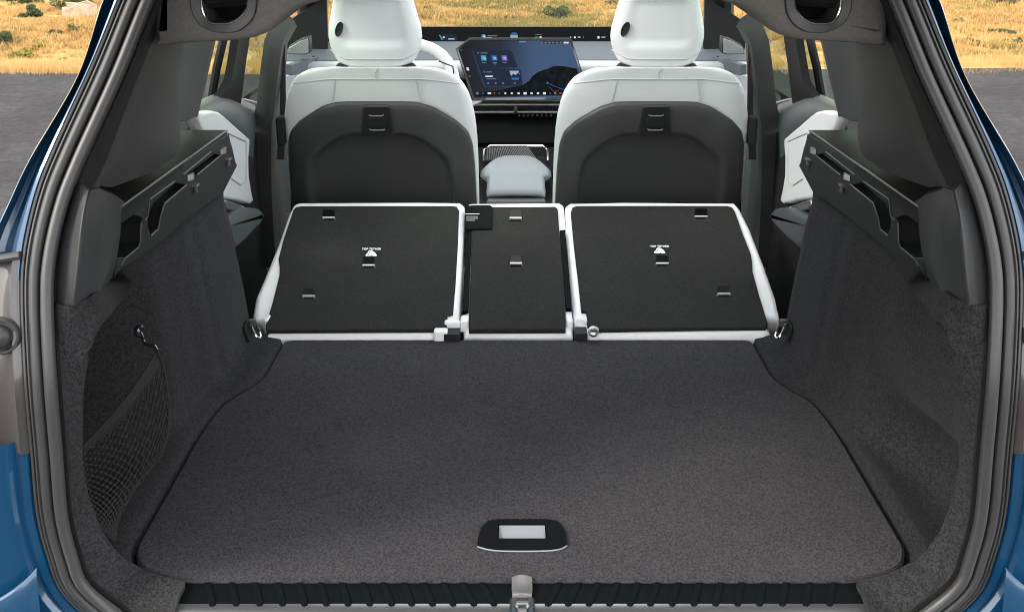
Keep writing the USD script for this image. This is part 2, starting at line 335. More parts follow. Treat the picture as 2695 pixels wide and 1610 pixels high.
# tufts of dry grass: three clump shapes, scattered
def clump(n, h, spread, seed, w=.035):
    r = np.random.default_rng(seed); V, Fc = [], []
    for _ in range(n):
        a, b = r.uniform(0, 6.28), r.uniform(0, 6.28); x, y = r.normal(0, spread, 2); L = h * r.uniform(.5, 1.1)
        lean = r.uniform(.1, .7) * L
        p = A(x, y, -.05); q = p + A(lean * math.cos(a) * .4, lean * math.sin(a) * .4, L * .65); t = p + A(lean * math.cos(a), lean * math.sin(a), L)
        s = A(math.cos(b), math.sin(b), 0) * w; o = len(V); V += [p - s, p + s, q - s * .8, q + s * .8, t]; Fc += [(o, o + 1, o + 3), (o, o + 3, o + 2), (o + 2, o + 3, o + 4)]
    return tm(V, Fc)
def scatter(name, protos, n, area, sizes, dens, label):
    pi = UsdGeom.PointInstancer.Define(stage, path_for(None, name)); pts = []
    while len(pts) < n:
        x = RNG.uniform(*area[0], 4000); y = RNG.uniform(*area[1], 4000)
        k = RNG.uniform(0, 1, 4000) < np.clip(.5 + 3.2 * fb(x, y, .12, 21) * dens, .06, 1); pts += list(zip(x[k], y[k]))
    p = np.array(pts[:n]); z = gh(p[:, 0], p[:, 1]); P = np.column_stack([p, z])
    for i, (m_, ms) in enumerate(protos):
        g = usdkit.mesh(stage, f'{pi.GetPath()}/clump_{i:03d}', m_, M[ms], True)
        pi.CreatePrototypesRel().AddTarget(g.GetPath())
    sel = np.floor(np.clip(.5 + 2.4 * fb(p[:, 0], p[:, 1], .09, 33) + RNG.normal(0, .18, n), 0, .999) * len(protos)).astype(np.int32)
    pi.CreateProtoIndicesAttr(Vt.IntArray.FromNumpy(sel)); pi.CreatePositionsAttr(Vt.Vec3fArray.FromNumpy(P.astype(np.float32)))
    s = RNG.uniform(*sizes, n); pi.CreateScalesAttr(Vt.Vec3fArray.FromNumpy(np.column_stack([s, s, s * RNG.uniform(.7, 1.2, n)]).astype(np.float32)))
    a = RNG.uniform(0, math.pi, n); q = np.zeros((n, 4), np.float16); q[:, 2] = np.sin(a); q[:, 3] = np.cos(a)
    pi.CreateOrientationsAttr(Vt.QuathArray([Gf.Quath(float(c), 0, 0, float(s_)) for c, s_ in zip(np.cos(a), np.sin(a))]))
    tag(pi.GetPrim(), label, 'grass', kind='stuff')
scatter('grass_tufts', [(clump(26, .42, .22, 1), 'straw_brown'), (clump(26, .5, .25, 2), 'straw'), (clump(30, .45, .3, 3), 'straw'), (clump(34, .38, .32, 4), 'straw_green')],
        26000, ((-52, 52), (64, 118)), (.5, 1.15), 1., 'tall dry golden grass covering the hillside beyond the road')
scatter('verge_grass', [(clump(60, .15, .12, 5, .004), 'straw'), (clump(60, .18, .13, 6, .004), 'straw'), (clump(60, .13, .12, 7, .004), 'straw_brown')],
        5000, ((-11, 11), (9.0, 10.2)), (.25, .6), .4, 'fringe of dry grass along the far edge of the asphalt')
def leafball(R, n, seed, leaf=.09, flat=.75):
    r = np.random.default_rng(seed); V, Fc = [], []; lob = r.normal(0, .55, (7, 3)) * A(1, 1, .6)
    for _ in range(n):
        c = lob[r.integers(7)] * R; d = r.normal(0, 1, 3); d /= np.linalg.norm(d); p = c + d * R * .55 * r.uniform(.5, 1.) ** .5
        p[2] = abs(p[2] * flat + R * .35); a = r.normal(0, 1, 3); a /= np.linalg.norm(a); b = np.cross(a, r.normal(0, 1, 3)); b /= np.linalg.norm(b)
        s = leaf * r.uniform(.6, 1.5); o = len(V); V += [p - a * s, p + b * s * .5, p + a * s, p - b * s * .5]; Fc.append((o, o + 1, o + 2, o + 3))
    return tm(V, Fc)
def shrub(px, py, w, mt, seed, label, tree=False, flat=.75):
    g = on_ground(px, py); R = .5 * w / FPX * (g[1] + 1.55)
    t = xform('olive_tree' if tree else 'shrub', label, 'tree' if tree else 'shrub', None if tree else 'shrubs on the hillside', loc=g)
    r = np.random.default_rng(seed)
    part('crown' if tree else 'foliage', leafball(R, 900 if w > 40 else 420, seed, .11 if w > 40 else .08, flat), mt, t, smooth=False)
    st = [tube([A(0, 0, -.2), A(*r.normal(0, .12 * R, 2), .35 * R), A(*r.normal(0, .35 * R, 2), .75 * R)], [.07 * R + .02, .05 * R + .012, .015 * R], 6) for _ in range(3)]
    part('trunk' if tree else 'stem', st, 'bark', t)
for i, a in enumerate([
    (1468, 50, 66, 'leaf_dark', 'large dark grey-green shrub seen through the windscreen above the touchscreen'),
    (1346, 56, 24, 'leaf_olive', 'small grey-green shrub just left of the large one seen through the windscreen'),
    (1128, 30, 26, 'leaf_olive', 'olive green shrub seen through the windscreen next to the left headrest'),
    (1600, 14, 30, 'leaf_olive', 'olive green shrub seen through the windscreen next to the right headrest'),
    (1280, 52, 18, 'leaf_yellow', 'small yellow-green bush low in the windscreen above the round emblem'),
    (12, 118, 52, 'leaf_dark', 'dark green shrub at the left edge of the picture'),
    (55, 158, 60, 'leaf_yellow', 'wide yellow-green bush by the road on the left'),
    (100, 125, 34, 'leaf_yellow', 'bright yellow-green bush in the middle of the left slope'),
    (140, 96, 24, 'leaf_olive', 'small olive bush below the ruin on the left slope'),
    (166, 166, 26, 'leaf_olive', 'pale grey-green bush near the left rear pillar by the road'),
    (190, 64, 22, 'leaf_yellow', 'yellow bush directly below the stone ruin'),
    (92, 44, 44, 'leaf_dark', 'dark green bush left of the stone ruin'),
    (30, 60, 16, 'leaf_olive', 'small brown-green bush on the pale crest at far left'),
    (205, 85, 30, 'leaf_olive', 'olive bush right of the yellow one under the ruin'),
    (2520, 66, 40, 'leaf_olive', 'olive bush high on the right slope beside the pillar'),
    (2640, 92, 44, 'leaf_dark', 'dark green bush on the right slope near the picture edge'),
    (2560, 118, 34, 'leaf_olive', 'low olive bush in the middle of the right slope'),
    (2672, 118, 38, 'leaf_dark', 'dark green bush lowest at the right picture edge'),
    (2655, 12, 46, 'leaf_dark', 'dark green bush at the top right corner of the picture'),
    (2600, 160, 40, 'leaf_yellow', 'yellow-green bush on the right just above the asphalt'),
    (2545, 34, 26, 'leaf_yellow', 'yellow-green bush near the top of the right slope')]):
    shrub(*a[:4], 100 + i, a[4])
for i, a in enumerate([(190, 24, 74, 'dark bushy olive tree standing behind the stone ruin'), (60, 6, 60, 'dark olive tree at the top left of the hillside'), (222, 12, 34, 'smaller dark tree right behind the ruin roof')]):
    shrub(a[0], a[1], a[2], 'leaf_dark', 60 + i, a[3], True, .9)
# the ruin
g = on_ground(212, 50); sc = (g[1] + 1.55) / FPX
ru = xform('stone_ruin', 'pale tumbledown stone ruin on the hillside at top left', 'ruin', loc=g, rz=.25)
w, h = 88 * sc, 30 * sc
ruin_wall = [(-w / 2, -.4), (w / 2, -.4), (w / 2, h * .62), (w * .42, h * .7), (w * .36, h * .5), (w * .30, h * .62), (w * .22, h * 1.0), (w * .12, h * 1.22), (w * .04, h * 1.12), (-w * .08, h * 1.18), (-w * .2, h * 1.02), (-w * .38, h * .86), (-w / 2, h * .72)]
part('wall', slab([A(x, 0, z) for x, z in ruin_wall], (0, -1, 0), .3, .02), 'stone', ru)
part('side_wall', slab([A(-w / 2 - .003, y, z) for y, z in ((.3, -.4), (.3, h * .7), (.9, h * .9), (1.5, h * .6), (1.5, -.4))], (-1, 0, 0), .3, .02), 'stone', ru)
part('rear_wall', slab([A(x, 1.5, z) for x, z in ((-w * .4, -.3), (w * .45, -.3), (w * .45, h * .9), (w * .2, h * 1.3), (-w * .1, h * 1.1), (-w * .4, h * 1.2))], (0, -1, 0), .3, .02), 'stone', ru)
part('doorway', slab([A(-w * .5, -.01, -.2), A(-w * .44, -.01, -.2), A(-w * .44, -.01, h * .22), A(-w * .5, -.01, h * .22)], (0, -1, 0), .02), 'soft_black', ru)
for k in range(14):
    s = RNG.uniform(.06, .18); b = trimesh.creation.icosphere(1, s); b.vertices = b.vertices * RNG.uniform(.7, 1.3, (1, 3)) + A(RNG.uniform(-w * .45, w * .75), RNG.uniform(-.5, -.1), RNG.uniform(0, .12))
    part('stone', b, 'stone', ru, smooth=False)

# ------------------------------------------------------------------ the car: shell and boot
car = xform('car', 'dark blue estate car with open boot seen from behind', 'car')
def yo(z): return .22 * np.clip((np.asarray(z) - 1.05) / .5, 0, 2) ** 1.3
def oo(px, py, dy=0.):
    """a point of the opening's rim plane (raked forward towards the roof)"""
    d = ray(px, py); lo, hi = 1.0, 4.0
    for _ in range(60):
        t = (lo + hi) / 2; p = EYE + d * t
        if p[1] < yo(p[2]) + dy: lo = t
        else: hi = t
    return EYE + d * lo
bulb_px = [(430, -70), (390, 0), (308, 200), (208, 420), (162, 540), (131, 680), (125, 800), (134, 1000), (150, 1200), (164, 1360), (192, 1470), (221, 1540), (303, 1610)]
bl = [oo(*p) for p in bulb_px]
NB = 110
bl = cat_rom(bl + [A(-.50, -.02, .66), A(-.36, -.02, .648), A(-.013, -.02, .645)], NB)
t_ = np.gradient(bl, axis=0); t_ /= np.linalg.norm(t_, axis=1, keepdims=True)
back_ = np.tile(A(0, -1, 0), (NB, 1)); back_ -= (back_ * t_).sum(1)[:, None] * t_; back_ /= np.linalg.norm(back_, axis=1, keepdims=True)
out_ = np.cross(t_, back_); out_ *= np.sign((out_ * (bl - A(0, 0, 1.1))).sum(1))[:, None]
def circ(r, cx, cy, n=14, sx=1.): th = np.linspace(0, 2 * math.pi, n, endpoint=True); return np.stack([cx + sx * r * np.cos(th), cy + r * np.sin(th)], 1)
seal = xform('weatherstrip', parent=car); tag(seal, 'black rubber door seal running round the boot opening')
def both_sweep(name, prof, m_, parent, i0=0, i1=NB):
    a = sweep(bl[i0:i1], prof, out_[i0:i1], back_[i0:i1]); part(name, [a, mir(a)], m_, parent, smooth=50)
both_sweep('seal_bulb', circ(.0088, 0, .002), 'rubber_grey', seal)
both_sweep('seal_channel', A([-.012, -.03], [-.0095, -.012], [.0, -.012], [.009, -.010], [.0125, -.012]).reshape(-1, 2), 'soft_black', seal)
both_sweep('seal_lip', A([.0105, -.012], [.011, .002], [.0135, .0065], [.018, .0075], [.0225, .006], [.025, .0015], [.0265, -.001], [.0285, .0015], [.0305, .001], [.032, -.014]).reshape(-1, 2), 'rubber', seal)
both_sweep('trim_edge', A([.032, -.014], [.0325, -.003], [.034, -.001], [.0365, -.001], [.038, -.004], [.0385, -.02]).reshape(-1, 2), 'rubber_grey', seal)
# blue body: pillar channel, lamp housing, lower quarter panel
inner = bl + out_ * .0385 - back_ * .006
lipz = inner[:, 2]
ztop = oo(76, 684)[2]; zlow = oo(85, 1190)[2]
i_l = int(np.argmax(lipz < ztop)); i_q = int(np.argmax(lipz < zlow))
outer_px = [(320, -70), (272, 0), (205, 200), (78, 420), (21, 540), (-25, 640), (-40, 700)]
inn = lin(inner[:i_l + 2], 40); outp = cat_rom([oo(*p) for p in outer_px], 40)
prof = [(0, .0), (.04, -.003), (.20, -.002), (.24, .003), (.40, .012), (.43, .016), (.55, .034), (.58, .035), (.72, .030), (.75, .032), (.92, .028), (.96, .004), (.98, -.001), (1., .0)]
rows = [inn + t * (outp - inn) + A(0, d, 0) for t, d in prof] + [outp + A(-.002, .005, 0), outp + A(-.008, .08, -.004), outp + A(-.06, .4, -.01), outp + A(-.08, .9, -.02)]
both('rear_pillar', loft(rows), 'paint', car, 'SIDE glossy blue rear pillar with stepped gutter', smooth=25)
# taillight recess
def skirt(i0, i1, n, offs, px_far):
    p = lin(inner[i0:i1], n); rws = []
    for f, d, dz in offs: rws.append(p + A(-f, d, 0) + np.linspace(0, 1, n)[:, None] * 0)
    return rws
p = lin(inner[i_l - 1:i_q + 1], 30); s_ = np.linspace(0, 1, 30)[:, None]
slope = lambda f: A(0, 0, -1) * f * .16 * (1 - s_)
r_l = [p, p + A(-.004, -.004, 0), p + A(-.012, -.005, 0) + slope(.012), p + A(-.016, -.001, 0) + slope(.016), p + A(-.030, .012, 0) + slope(.03), p + A(-.05, .02, 0) + slope(.05), p + A(-.09, .022, 0) + slope(.09), p + A(-.16, .05, 0) + slope(.16), p + A(-.24, .16, 0) + slope(.24)]
lamp = both('tail_lamp_recess', loft(r_l), 'lamp_black', car, 'SIDE dark glossy taillight recess', smooth=40)
tp = p[0]; seam_rows = [tp + A(0, 0, .012), tp + A(-.03, 0, .007), tp + A(-.06, .012, .0), tp + A(-.12, .03, -.012)]
both('lamp_gasket', tube(np.array(seam_rows) + A(0, -.004, -.006), .006, 8), 'rubber_grey', lamp)
c = oo(2, 884); cn = A(.12, -1, .1)
both('bump_stop', [disc(c + A(0, .004, 0), cn, [(.026, 0), (.0265, .006), (.024, .010), (.021, .010), (.0195, .004), (.018, .002), (.015, .003), (.0145, .012), (.012, .016), (.006, .0185), (.0005, .019)])], 'rubber', lamp, smooth=40)
# lower quarter panel with the bumper joint
p = lin(inner[i_q - 1:], 60); o = np.stack([out_[i_q - 1:][np.linspace(0, len(out_[i_q - 1:]) - 1, 60).astype(int)]], 0)[0]
o = o * A(1, 0, 1); o /= np.linalg.norm(o, axis=1, keepdims=True)
r_q = [p + A(0, .02, 0), p + o * .001 + A(0, .004, 0), p + o * .004 + A(0, -.002, 0), p + o * .014 + A(0, -.003, 0), p + o * .017 + A(0, .004, 0), p + o * .022 + A(0, .005, 0), p + o * .03 + A(0, -.004, 0), p + o * .06 + A(0, -.012, 0), p + o * .12 + A(0, -.01, 0), p + o * .2 + A(0, .06, 0), p + o * .26 + A(0, .25, 0)]
both('quarter_panel', loft(r_q), 'paint', car, 'SIDE blue lower rear body corner', smooth=30)
b0 = A(*oo(92, 1494)); bj = [oo(-90, 1610, -.03), oo(0, 1572, -.028), oo(60, 1530, -.022), oo(98, 1492, -.012)]
both('bumper_edge', loft([cat_rom(bj, 20), cat_rom(bj, 20) + A(.0, -.005, -.003), cat_rom(bj, 20) + A(.001, -.010, -.02), cat_rom(bj, 20) + A(.003, -.022, -.09), cat_rom(bj, 20) + A(.006, -.03, -.25)]), 'paint', car, 'SIDE blue top corner of the rear bumper', smooth=40)
part('bumper', solid([[A(x, y - .02 * (x / .8) ** 2 * -1, z) for x in np.linspace(-.9, .9, 31)] for y, z in ((-.03, .655), (-.10, .648), (-.15, .635), (-.165, .6), (-.165, .45), (-.12, .3))], .006), 'paint', car, smooth=40)

# loading sill
sill = xform('sill', parent=car)
sx0, sx1 = oz(485, 1526, .725)[0], oz(455, 1612, .725)[0]
F0, F1 = oz(486, 1530, .7415), oz(450, 1660, .7415)
def sx(y): return float(-F0[0] + (-F1[0] + F0[0]) * (y - F0[1]) / (F1[1] - F0[1])) + .002
part('sill_plate', solid([[A(s * sx(y), y, z) for s in np.linspace(-1, 1, 21)] for y, z in ((.11, .70), (.10, .733), (.02, .732), (-.008, .7318))], .004), 'sill_plastic', sill)
part('sill_edge', solid([[A(s * (sx(y) + .002), y, z) for s in np.linspace(-1, 1, 21)] for y, z in ((-.006, .7326), (-.014, .7324), (-.03, .729), (-.05, .714), (-.06, .69), (-.062, .66))], .004), 'steel', sill)
xsr = [(390 + 385) / 2.76 * 0 + v for v in (540, 603, 665, 725, 782, 837, 893, 949, 1002, 1056, 1108, 1160, 1210, 1260)]
xst = [(557.6), (620), (682), (742), (800), (858), (915), (972), (1030), (1083), (1138), (1192), (1247), (1300)]
for a_, b_ in zip(xsr, xst):
    p0, p1 = oz(a_ + 6, 1528, .733), oz(b_ + 3, 1594, .733)
    for sgn in (-1, 1):
        q0, q1 = p0.copy(), p1.copy()
        if sgn > 0: q0[0] *= -1; q1[0] *= -1
        d_ = q1 - q0; L = np.linalg.norm(d_); u = d_ / L; w_ = np.cross(A(0, 0, 1), u); hw = .0062
        sec = [(-1, -.004), (-.8, .0012), (-.5, .0022), (.5, .0022), (.8, .0012), (1, -.004)]
        rws = [[q + w_ * hw * k * s_ + A(0, 0, .732 - q[2] + zz * h_) for s_, zz in sec] for q, k, h_ in ((q0 - u * .02, 1, 1), (q1 - u * .006, 1, 1), (q1 - u * .002, .75, .9), (q1, .35, .3))]
        part('rib', loft(rws), 'sill_plastic', sill)
lat = xform('latch', parent=car); c = oz(1374, 1560, .735)
part('latch_cover', solid([[A(c[0] + s * w_, y, z - .004 * s * s) for s in np.linspace(-1, 1, 11)] for y, z, w_ in ((.062, .732, .0140), (.058, .741, .0148), (.05, .745, .0150), (.02, .743, .0150), (.012, .739, .0142), (.008, .728, .0140))], .003), 'dull_steel', lat)
part('latch_housing', [box((c[0] - .0185, -.05, .69), (c[0] + .0185, .008, .734), .003), box((c[0] - .0165, -.052, .68), (c[0] - .0075, .004, .737), .002), box((c[0] + .0075, -.052, .68), (c[0] + .0165, .004, .737), .002)], 'latch_black', lat)
part('latch_catch', [tube([A(c[0] - .008, -.02, .732), A(c[0] - .007, -.016, .74), A(c[0] + .007, -.016, .74), A(c[0] + .008, -.02, .732)], .0035, 8), box((c[0] - .007, -.04, .715), (c[0] + .007, -.022, .737), .002)], 'dull_steel', lat)

# load floor: liftable carpeted board
lf = xform('load_floor', 'charcoal carpeted boot floor board with recessed lift handle', 'floor board', loc=(0, .5, .74))
mat_half = [oz(*q, .74) for q in [(749, 894), (725, 940), (697, 990), (660, 1020), (594, 1056), (560, 1095), (521, 1150), (440, 1295), (362, 1432), (357, 1450), (363, 1483), (401, 1504), (483, 1522)]]
half = np.array(mat_half)[:, :2]; outl = np.vstack([half, (half * A(-1, 1))[::-1]]); outl = rpoly(outl, .02, 3) - A(0, .5)
hc = A(oz(1374, 1408, .74)[0], oz(1374, 1408, .74)[1] - .5)
hx, hy0, hy1 = .0385, oz(1374, 1418, .74)[1] - .5, oz(1374, 1382, .74)[1] - .5
core = m3.CrossSection([outl[::1] if Polygon(outl).exterior.is_ccw else outl[::-1]])
hole = m3.CrossSection([A([hc[0] - .047, hy0 - .012], [hc[0] + .047, hy0 - .012], [hc[0] + .045, hy1 + .006], [hc[0] - .045, hy1 + .006]).reshape(-1, 2)])
body = m3.Manifold.batch_boolean([core.extrude(.012).translate((0, 0, -.016)), core.offset(-.0015, m3.JoinType.Round).extrude(.002).translate((0, 0, -.004)), core.offset(-.004, m3.JoinType.Round).extrude(.002).translate((0, 0, -.002))], m3.OpType.Add) - hole.extrude(.05).translate((0, 0, -.02))
part('board', body, 'carpet', lf, smooth=40)
hp = [oz(*q, .741) - A(0, .5, .74) for q in ((1258, 1420), (1266, 1392), (1285, 1373), (1310, 1369), (1440, 1369), (1468, 1374), (1485, 1395), (1492, 1436), (1470, 1446), (1420, 1450), (1330, 1450), (1285, 1446), (1257, 1438))]
fr = prism(np.array(hp), (0, 0, 1), -.002, .003) - prism([A(hc[0] - hx, hy0 - .004, .001), A(hc[0] + hx, hy0 - .004, .001), A(hc[0] + hx * .99, hy1, .001), A(hc[0] - hx * .99, hy1, .001)], (0, 0, 1), -.05, .05)
hd = part('handle_frame', fr, 'sill_plastic', lf, smooth=30)
part('handle_well', [cat_([box((hc[0] - .046, hy0 - .01, -.04), (hc[0] + .046, hy1 + .006, -.03))]), cat_([box((hc[0] - .046, hy0 - .012, -.03), (hc[0] - .040, hy1 + .006, -.003))]), cat_([box((hc[0] + .040, hy0 - .012, -.03), (hc[0] + .046, hy1 + .006, -.003))])], 'soft_black', hd)
part('handle_flap', solid([[A(hc[0] + s * .0365, y, z) for s in (-1, -.5, 0, .5, 1)] for y, z in ((hy0 - .002, -.009), (hy0 + .012, -.005), (hy1 - .002, -.0015))], .003), 'handle_plate', hd)
fe = np.array(hp)[7:]; part('handle_lip', tube(cat_rom(fe + A(0, -.001, .001), 24), .0011, 6), 'handle_plate', hd)
# board under and around: the boot tub
part('boot_tub', [box((-.80, .06, .60), (.80, 1.08, .70)), box((-.80, 1.06, .34), (.80, 1.09, .70))], 'soft_black', car)

# side linings: carpet from the board's edge up to the plastic trim, with a niche behind the opening
edge = np.array(mat_half)                                            # front to rear
ek = edge[np.argsort(edge[:, 1])]
def xb(y): return float(np.interp(y, ek[2:, 1], ek[2:, 0])) - .0045
top_px = [(149, 838), (180, 815), (230, 795), (280, 757), (318, 715), (360, 680), (430, 627), (500, 566), (560, 520), (592, 505)]
PA, PB = oz(591, 347, 1.2), oz(325, 532, 1.2)                         # the inner edge of the shelf
fn = np.cross(PB - PA, A(0, 0, 1)); fn /= np.linalg.norm(fn); fn *= np.sign(fn[0])
def of(px, py, d=0.): return op(px, py, PA + fn * d, fn)             # on the shelf's upright face (left)
tops = np.array([oy(*top_px[0], .03), oy(*top_px[1], .05)] + [of(*q, -.012) for q in top_px[2:]])
tops = tops[np.argsort(tops[:, 1])]
def top_at(y): return A(np.interp(y, tops[:, 1], tops[:, 0]), y, np.interp(y, tops[:, 1], tops[:, 2]))
KEY = [(.06, 1.), (.30, 1.), (.42, .55), (.55, .08), (.70, 0.), (1.1, 0.)]
nich = A([0, -.015], [.004, .004], [.016, .0125], [.030, .0125], [.044, .004], [.058, -.012], [.090, -.022], [.118, -.006], [.135, .04], [.140, .12], [.138, .2], [.125, .28], [.10, .335]).reshape(-1, 2)
arch = A([0, -.015], [.004, .004], [.014, .012], [.022, .018], [.030, .03], [.036, .05], [.040, .08], [.043, .12], [.046, .18], [.050, .24], [.054, .29], [.058, .33], [.060, .36]).reshape(-1, 2)
frnt = A([0, -.015], [.004, .003], [.018, .006], [.036, .008], [.054, .011], [.066, .020], [.072, .04], [.076, .08], [.084, .15], [.092, .21], [.098, .26], [.104, .29], [.107, .31]).reshape(-1, 2)
nicR = A([0, -.015], [.004, .004], [.016, .0125], [.030, .0125], [.046, .004], [.064, -.010], [.098, -.012], [.126, .008], [.136, .05], [.130, .10], [.098, .132], [.060, .155], [.046, .19], [.052, .26], [.072, .335]).reshape(-1, 2)
nicR = lin(nicR, 13)
NR = 30
def wall(y, depth):
    w = float(np.interp(y, *zip(*KEY))); w = w * w * (3 - 2 * w); f = float(ss((y - .66) / .14)); x0 = xb(y) if y > .1 else xb(.1) + (.1 - y) * .1
    P = (nich * A(1.85, 1) if depth == 1 else nicR) * w + (1 - w) * ((1 - f) * arch + f * frnt)
    if False: P[:, 0] += .022 * np.exp(-((P[:, 1] - .12) / .04) ** 2) * -1 * float(ss((.62 - y) / .2) * ss((y - .12) / .1))
    t = top_at(y); zt = t[2] - .738; q = P.copy(); q[:, 1] = np.where(q[:, 1] > .02, .02 + (q[:, 1] - .02) * (zt - .035) / (P[-1, 1] - .02), q[:, 1])
    pts = np.column_stack([x0 - q[:, 0], np.full(len(q), y), .738 + q[:, 1]])
    return np.vstack([pts[:3], cat_rom(np.vstack([pts[2:], t[None] + A(0, 0, -.006), t[None]]), NR - 2)[1:]])
nic = [(352, 1482, .06), (335, 1476, .045), (300, 1441, .045), (265, 1390, .045), (236, 1310, .045), (222, 1240, .045), (217, 1180, .045), (217, 1060, .045), (222, 980, .045), (232, 925, .05), (256, 872, .062), (280, 842, .10)]
for side, depth in (('left', 1.), ('right', .40)):
    en = np.array([oy(*q) for q in nic] + [top_at(.15)])
    edge_n = cat_rom(en, NR)
    grid = []
    for s_ in np.linspace(0, 1, 46):
        grid.append([None] * NR)
        for r_ in range(NR):
            y = edge_n[r_, 1] + .012 + s_ * (1.02 - edge_n[r_, 1] - .012); grid[-1][r_] = wall(y, depth)[r_]
    cols = np.array(grid)
    ti = int(np.argmax(bl[:, 2] < oo(131, 812)[2])); bi = int(np.argmax((bl[:, 0] > -.47) & (bl[:, 2] < .8)))
    rg = (bl[ti:bi] - out_[ti:bi] * .006 + A(0, .012, 0))[::-1]
    foot = [oz(*q, .7415) for q in ((450, 1660), (462, 1600), (474, 1560), (486, 1530), (440, 1517), (401, 1506), (372, 1494))]
    en2 = np.array([oy(*q) for q in nic[:-2]]); kz = int(np.argmax((rg[:, 2] > .80) & (np.arange(len(rg)) > 8))); kt = int(np.argmax(rg[:, 2] > 1.112))
    ring = np.vstack([lin(rg[:kz + 1], 30)[:-1], lin(rg[kz:kt + 1], 40)]); fe_ = np.vstack([cat_rom(np.vstack([foot, en2[:4]]), 30)[:-1], cat_rom(en2[3:], 40)])
    fl = [ring + A(0, .02, 0), ring, ring * .8 + fe_ * .2 + A(0, -.004, 0), ring * .4 + fe_ * .6 + A(0, -.004, 0), ring * .1 + fe_ * .9 + A(0, -.004, 0), fe_, fe_ + A(-.002, .003, -.014)]
    lo_ = cat_rom([ring[-1] + A(0, .02, 0), ring[-1], (ring[-1] + fe_[-1]) / 2 + A(0, -.004, 0), fe_[-1] + A(.001, -.002, 0), oy(258, 868, .066), oy(284, 836, .10), oy(312, 800, .18), oy(338, 764, .28), oy(356, 735, .38), oy(385, 702, .47)], 40)
    hi_ = cat_rom([rg[-1] + A(0, .02, .01), rg[-1] + A(0, .0, .01), oy(180, 806, .035), oy(206, 796, .05), oy(228, 786, .07), oy(258, 766, .11), of(286, 742, -.004), of(306, 714, -.004), of(328, 696, -.004), of(372, 664, -.006)], 40)
    patch = [lo_ + A(-.004, .008, -.004), lo_, lo_ * .7 + hi_ * .3 + A(.002, -.002, 0), lo_ * .35 + hi_ * .65 + A(.001, -.001, 0), hi_]
    body = loft(np.concatenate([[edge_n, edge_n * .75 + cols[0] * .25], cols, [cols[-1] + A(-.03, .01, 0), cols[-1] + A(-.12, .012, 0)]]))
    ms = [body, loft(fl), loft(patch)]
    if side == 'right': ms = [mir(m_) for m_ in ms]
    li = part('side_lining', ms, 'lining', car, f'{side} carpeted boot side lining' + (' with deep net niche' if side == 'left' else ''), smooth=40)
    sg = 1 if side == 'left' else -1; T = (lambda m_: m_) if sg > 0 else mir
    # lashing ring
    rc = oy(660, 862, .97); base = slab([rc + A(-.002, y, z) for y, z in ((-.020, -.026), (.008, -.016), (.008, .018), (-.020, .010))], A(.9, -.25, .3), .008, .002, .004)
    th_ = np.linspace(0, 2 * math.pi, 30, endpoint=False); uu, vv = A(.45, -.55, -.75), A(.35, .75, -.25)
    lr = part('lashing_ring', T(tube([rc + A(.010, -.004, -.002) + .022 * math.cos(a) * uu + (.0125 + .003 * math.cos(a)) * math.sin(a) * vv for a in th_], .0034, 8, True)), 'chrome', li)
    part('ring_base', T(base), 'plastic', li); part('ring_clip', T(box(rc + A(-.004, -.006, .002), rc + A(.012, .010, .018), .003)), 'plastic_grey', li)
# net with its hook
net = xform('cargo_net', 'black elastic cargo net hooked across the niche in the left boot lining', 'net', loc=(-.65, .2, .9)); NO = A(-.65, .2, .9)
hk = [oy(367, 872, .40), oy(374, 885, .395), oy(378, 900, .39), (oy(392, 908, .385)), oy(405, 910, .38), oy(413, 922, .375)]
part('hook', [tube(cat_rom(hk, 20) - NO, .0032, 8), disc(hk[0] - NO, A(.95, -.3, 0), [(.011, -.004), (.011, .003), (.008, .005), (.003, .004), (.0005, .004)])], 'gloss_black', net)
lb = cat_rom([oy(*q, .056) for q in ((217, 1175), (222, 1240), (238, 1312), (255, 1370), (272, 1398))], 40)
yb = np.linspace(.375, .12, 40)
rb_px = cat_rom([A(412, 925, 0), A(427, 960, 0), A(437, 1010, 0), A(443, 1070, 0), A(441, 1130, 0), A(424, 1195, 0), A(398, 1225, 0), A(352, 1275, 0), A(305, 1330, 0), A(275, 1396, 0)], 40)
rb = np.array([oy(a[0], a[1], y) for a, y in zip(rb_px, yb)])
def netp(u, v):
    i = v * 39; k = min(int(i), 38); f = i - k; a = lb[k] * (1 - f) + lb[k + 1] * f; b = rb[k] * (1 - f) + rb[k + 1] * f
    return a * (1 - u) + b * u + A(.018, -.01, -.012) * math.sin(math.pi * u) * (.3 + v * .7) - NO
bd = lambda v: [netp(u, v) for u in np.linspace(0, 1, 24)]
part('band', [loft([bd(0), bd(.035), bd(.07)]), tube(bd(0), .0016, 6), tube(bd(.07), .0012, 6)], 'band', net)
part('edge_cord', tube(rb - NO, .0024, 6), 'cord', net)
cords = []
for k in range(26):                                                   # zigzag cords, knotted where neighbours meet
    u0 = k / 25; jit = RNG.normal(0, .004, 33); cords.append(tube([netp(min(max(u0 + (.019 if (i + k) % 2 else -.019) + jit[i], 0), 1), .07 + .93 * i / 32) for i in range(33)], .0013, 4, caps=False))
knots = [trimesh.creation.icosphere(0, .0026) for _ in range(1)]
kn = []
for k in range(0, 26):
    for i in range(1, 32):
        if (i + k) % 2 == 0:
            m_ = knots[0].copy(); m_.apply_translation(netp(min(max((k - .5) / 25, 0), 1), .07 + .93 * i / 32)); kn.append(m_)
tag(part('mesh_cords', cords + kn, 'cord', net), kind='stuff')

